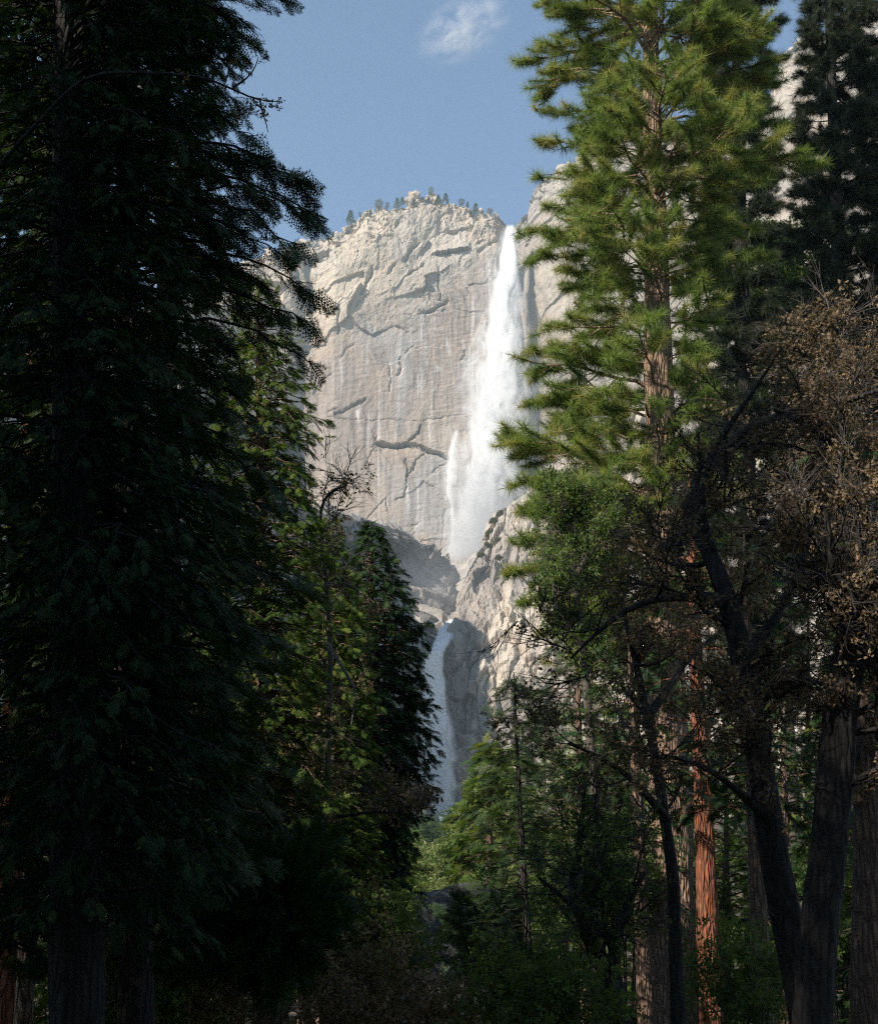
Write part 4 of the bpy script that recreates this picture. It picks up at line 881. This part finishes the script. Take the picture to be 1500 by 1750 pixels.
RD = ['low lit conifer at the right foot of the small fir', 'rounded lit conifer left of the narrow red trunk', 'tall back conifer behind the feathery green conifer', 'lit conifer showing left of the big pine trunk', 'conifer showing between the pine trunk and the red trunk', 'short lit conifer just right of the red trunk',
      'dim conifer inside the fork of the black oak', 'tall lit conifer behind the black oak fork', 'lit conifer right of the upright oak trunk', 'tall fir at the right frame edge behind the oaks', 'near dark conifer cut by the right frame edge', 'tall fir behind the glowing red trunk', 'tall lit conifer behind the leaning oak trunk']
wood(RS, 430, lambda k: RD[k], 'conifers behind the right trunks')
FS = [(690, 150, 1420, 4, 'cedary'), (718, 210, 1405, 4.2, 'fir'), (742, 260, 1402, 4.4, 'fir'), (765, 300, 1406, 4.4, 'pale'), (785, 240, 1395, 4.2, 'fir'), (800, 180, 1372, 4, 'cedary'), (822, 130, 1325, 3.6, 'pale'), (845, 170, 1290, 4.2, 'cedary'), (770, 120, 1440, 3.0, 'pale'), (735, 100, 1452, 3.0, 'cedary'), (705, 90, 1462, 3, 'cedary'), (800, 85, 1450, 2.8, 'pale'), (755, 400, 1400, 5, 'fir'), (730, 420, 1398, 5, 'fir'), (780, 430, 1396, 5, 'fir'), (865, 110, 1300, 3.6, 'pale'), (890, 150, 1270, 4.5, 'cedary'), (930, 120, 1200, 4, 'fir')]
FS = [(X, D, max(3.0, W(X, Y, D)[2]-float(gz((X-750)/FPX*D*.98, D))), r_, k_) for X, D, Y, r_, k_ in FS]
FD = ['left edge of the gap, beside the pointed cedar', 'left of the foot of the fall', 'directly at the foot of the fall', 'yellowish, just right of the foot of the fall', 'dark, right of the foot of the fall', 'below the dark wall right of the fall', 'pale green, left of the young fir', 'tall, behind the bright young conifer', 'low yellow green, middle of the gap', 'low, above the dark boulder', 'low, left above the dark boulder',
      'low pale, right above the dark boulder', 'farthest, centred under the fall', 'farthest, left under the fall', 'farthest, right under the fall', 'pale, hidden behind the small fir', 'tall, behind the small fir', 'tall, right of the small fir']
wood(FS, 460, lambda k: 'distant tree, ' + FD[k], 'distant trees in the gap below the falls')

# ---- dark boulder and undergrowth --------------------------------------------
def boulder(label, X, Y, D, r, seed, sc3=(1, 1, 1)):
    nu, nv = 90, 70; th = np.linspace(0, np.pi, nv)[:, None]; ph = np.linspace(0, 2*np.pi, nu)[None]
    d = np.stack([np.sin(th)*np.cos(ph), np.sin(th)*np.sin(ph), np.cos(th)+0*ph], -1)
    q = 1+.25*vn(d[..., 0]*1.3+seed, d[..., 1]*1.3, d[..., 2]*1.3)+.10*ridged(d[..., 0]*2.2+seed, d[..., 1]*2.2, d[..., 2]*2.2, o=4)+.02*fbm(d[..., 0]*14, d[..., 1]*14, d[..., 2]*14, o=3)
    p = d*q[..., None]*r*np.array(sc3); c = W(X, Y, D); P = p+c
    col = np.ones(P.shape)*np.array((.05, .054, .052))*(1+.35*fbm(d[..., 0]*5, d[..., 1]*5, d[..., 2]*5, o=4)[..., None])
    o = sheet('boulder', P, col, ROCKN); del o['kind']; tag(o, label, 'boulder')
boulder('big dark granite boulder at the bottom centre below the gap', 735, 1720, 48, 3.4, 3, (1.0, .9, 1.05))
boulder('smaller shaded boulder at the right side of the big dark boulder', 812, 1760, 46, 2.2, 9, (1, .9, .9))
US = [(1010, 1420, 48, 2.0, 1.8, 'oakg', 'leafy green bush left of the brown pine trunk, lit from the left'), (1060, 1500, 42, 1.7, 1.4, 'oakg', 'green bush between the twisted oak and the big pine trunk'), (1030, 1330, 55, 2.2, 2.2, 'pale', 'pale leafy bush high behind the twisted oak'), (950, 1560, 46, 1.6, 1.3, 'oakg', 'rounded green bush right of the thin fir trunk'),
      (1420, 1560, 38, 1.6, 1.4, 'oakg', 'green bush seen between the two black oak trunks'), (120, 1640, 33, 1.6, 1.2, 'oakg', 'green bush lit in the gap right of the bottom left trunk'), (300, 1560, 36, 1.6, 1.2, 'pale', 'pale bush deep in the lower left woods'),
      (760, 1745, 30, 1.0, .7, 'oakb', 'low dry bush in front of the big dark boulder'), (835, 1600, 40, 1.2, 1.0, 'fir', 'feathery bush above the smaller boulder'),
      (470, 1570, 20, .9, .8, 'cedar', 'fresh green cedar sapling glowing in the dark at lower left'), (610, 1690, 24, 1.2, 1.0, 'oakb', 'rust brown bush left of the big dark boulder'), (650, 1600, 27, 1.0, .8, 'oakg', 'dim green bush above left of the boulder'),
      (880, 1700, 27, 1.2, .9, 'oakg', 'green bush around the foot of the small fir'), (960, 1720, 24, 1.0, .8, 'oakg', 'green bush under the twisted oak'), (1270, 1680, 28, 1.4, 1.2, 'oakg', 'bush between the red trunk and the brown trunk'), (230, 1700, 20, 1.2, 1.0, 'oakg', 'dim bush at the foot of the left trunks'),
      (350, 1680, 22, 1.2, 1, 'oakb', 'brown bush in the dark lower left woods'), (1160, 1560, 44, 2.0, 1.6, 'oakg', 'sunlit bush behind the big pine trunk'), (790, 1560, 70, 3.0, 2.0, 'pale', 'pale yellow green bush right above the boulder'), (760, 1500, 90, 4.0, 2.4, 'pale', 'pale bush in the middle of the gap'), (840, 1480, 75, 3, 2.4, 'oakg', 'green bush left behind the small fir')]
for k, (X, Y, D, r, h_, key, lab) in enumerate(US):
    shrub(lab, W(X, Y, D), (r, r, h_), key, 420, 'undergrowth bushes', 500+k, name='bush', ss=.9*max(1, D/35))

# ---- woods that stand out of frame at left and behind, shading the left side --
OFF = [(-13, 4, 25, 4.4), (-9, 9.5, 17, 2.6), (-17, 10, 25, 4.5), (-10, -6, 26, 4), (-20, 0, 30, 4.5), (-14, -12, 30, 4.5), (5, -9, 24, 4.5), (-4, -15, 26, 4.5), (14, -5, 24, 4.5), (17, 5, 22, 4.5), (13, -15, 26, 4.5), (-24, -14, 32, 6), (-8, -24, 32, 6), (6, -24, 32, 6), (20, -12, 30, 6), (-32, -2, 32, 6), (24, 6, 28, 6), (26, 20, 26, 5), (22, -26, 32, 6), (-20, -28, 32, 6), (-26, 8, 26, 5), (-17, 24, 20, 3.8), (-20, 33, 27, 3.6), (9, 5, 18, 3)]
def shade_tree(k, x, y, H, r):
    global rng
    rng = np.random.default_rng(900+k); g_ = float(gz(x, y)); e = empty('conifer', (x, y, g_), 'tall dark conifer outside the frame, at the left of and behind the viewpoint', 'tree', 'conifers around the viewpoint')
    child(link('trunk', trunk_mesh([(x, y, g_-.3), (x, y, g_+H)], [.4, .02], BK['brown'], 10, 1.5)), e)
    pts, dirs = [], []
    for i in range(2500):
        f = rng.uniform(.08, 1); a = rng.uniform(0, 6.28); q = r*(1-f)**.6*math.sqrt(rng.uniform(.05, 1)); pts.append((x+q*math.cos(a), y+q*math.sin(a), g_+H*f)); dirs.append((math.cos(a), math.sin(a), -.4))
    crown('crown', pts, dirs, 2.2, 'coarse', e)
for k, a in enumerate(OFF): shade_tree(k, *a)
print('INSTANCES', STAT, 'TRIS', sum(len(m.polygons) for m in bpy.data.meshes))
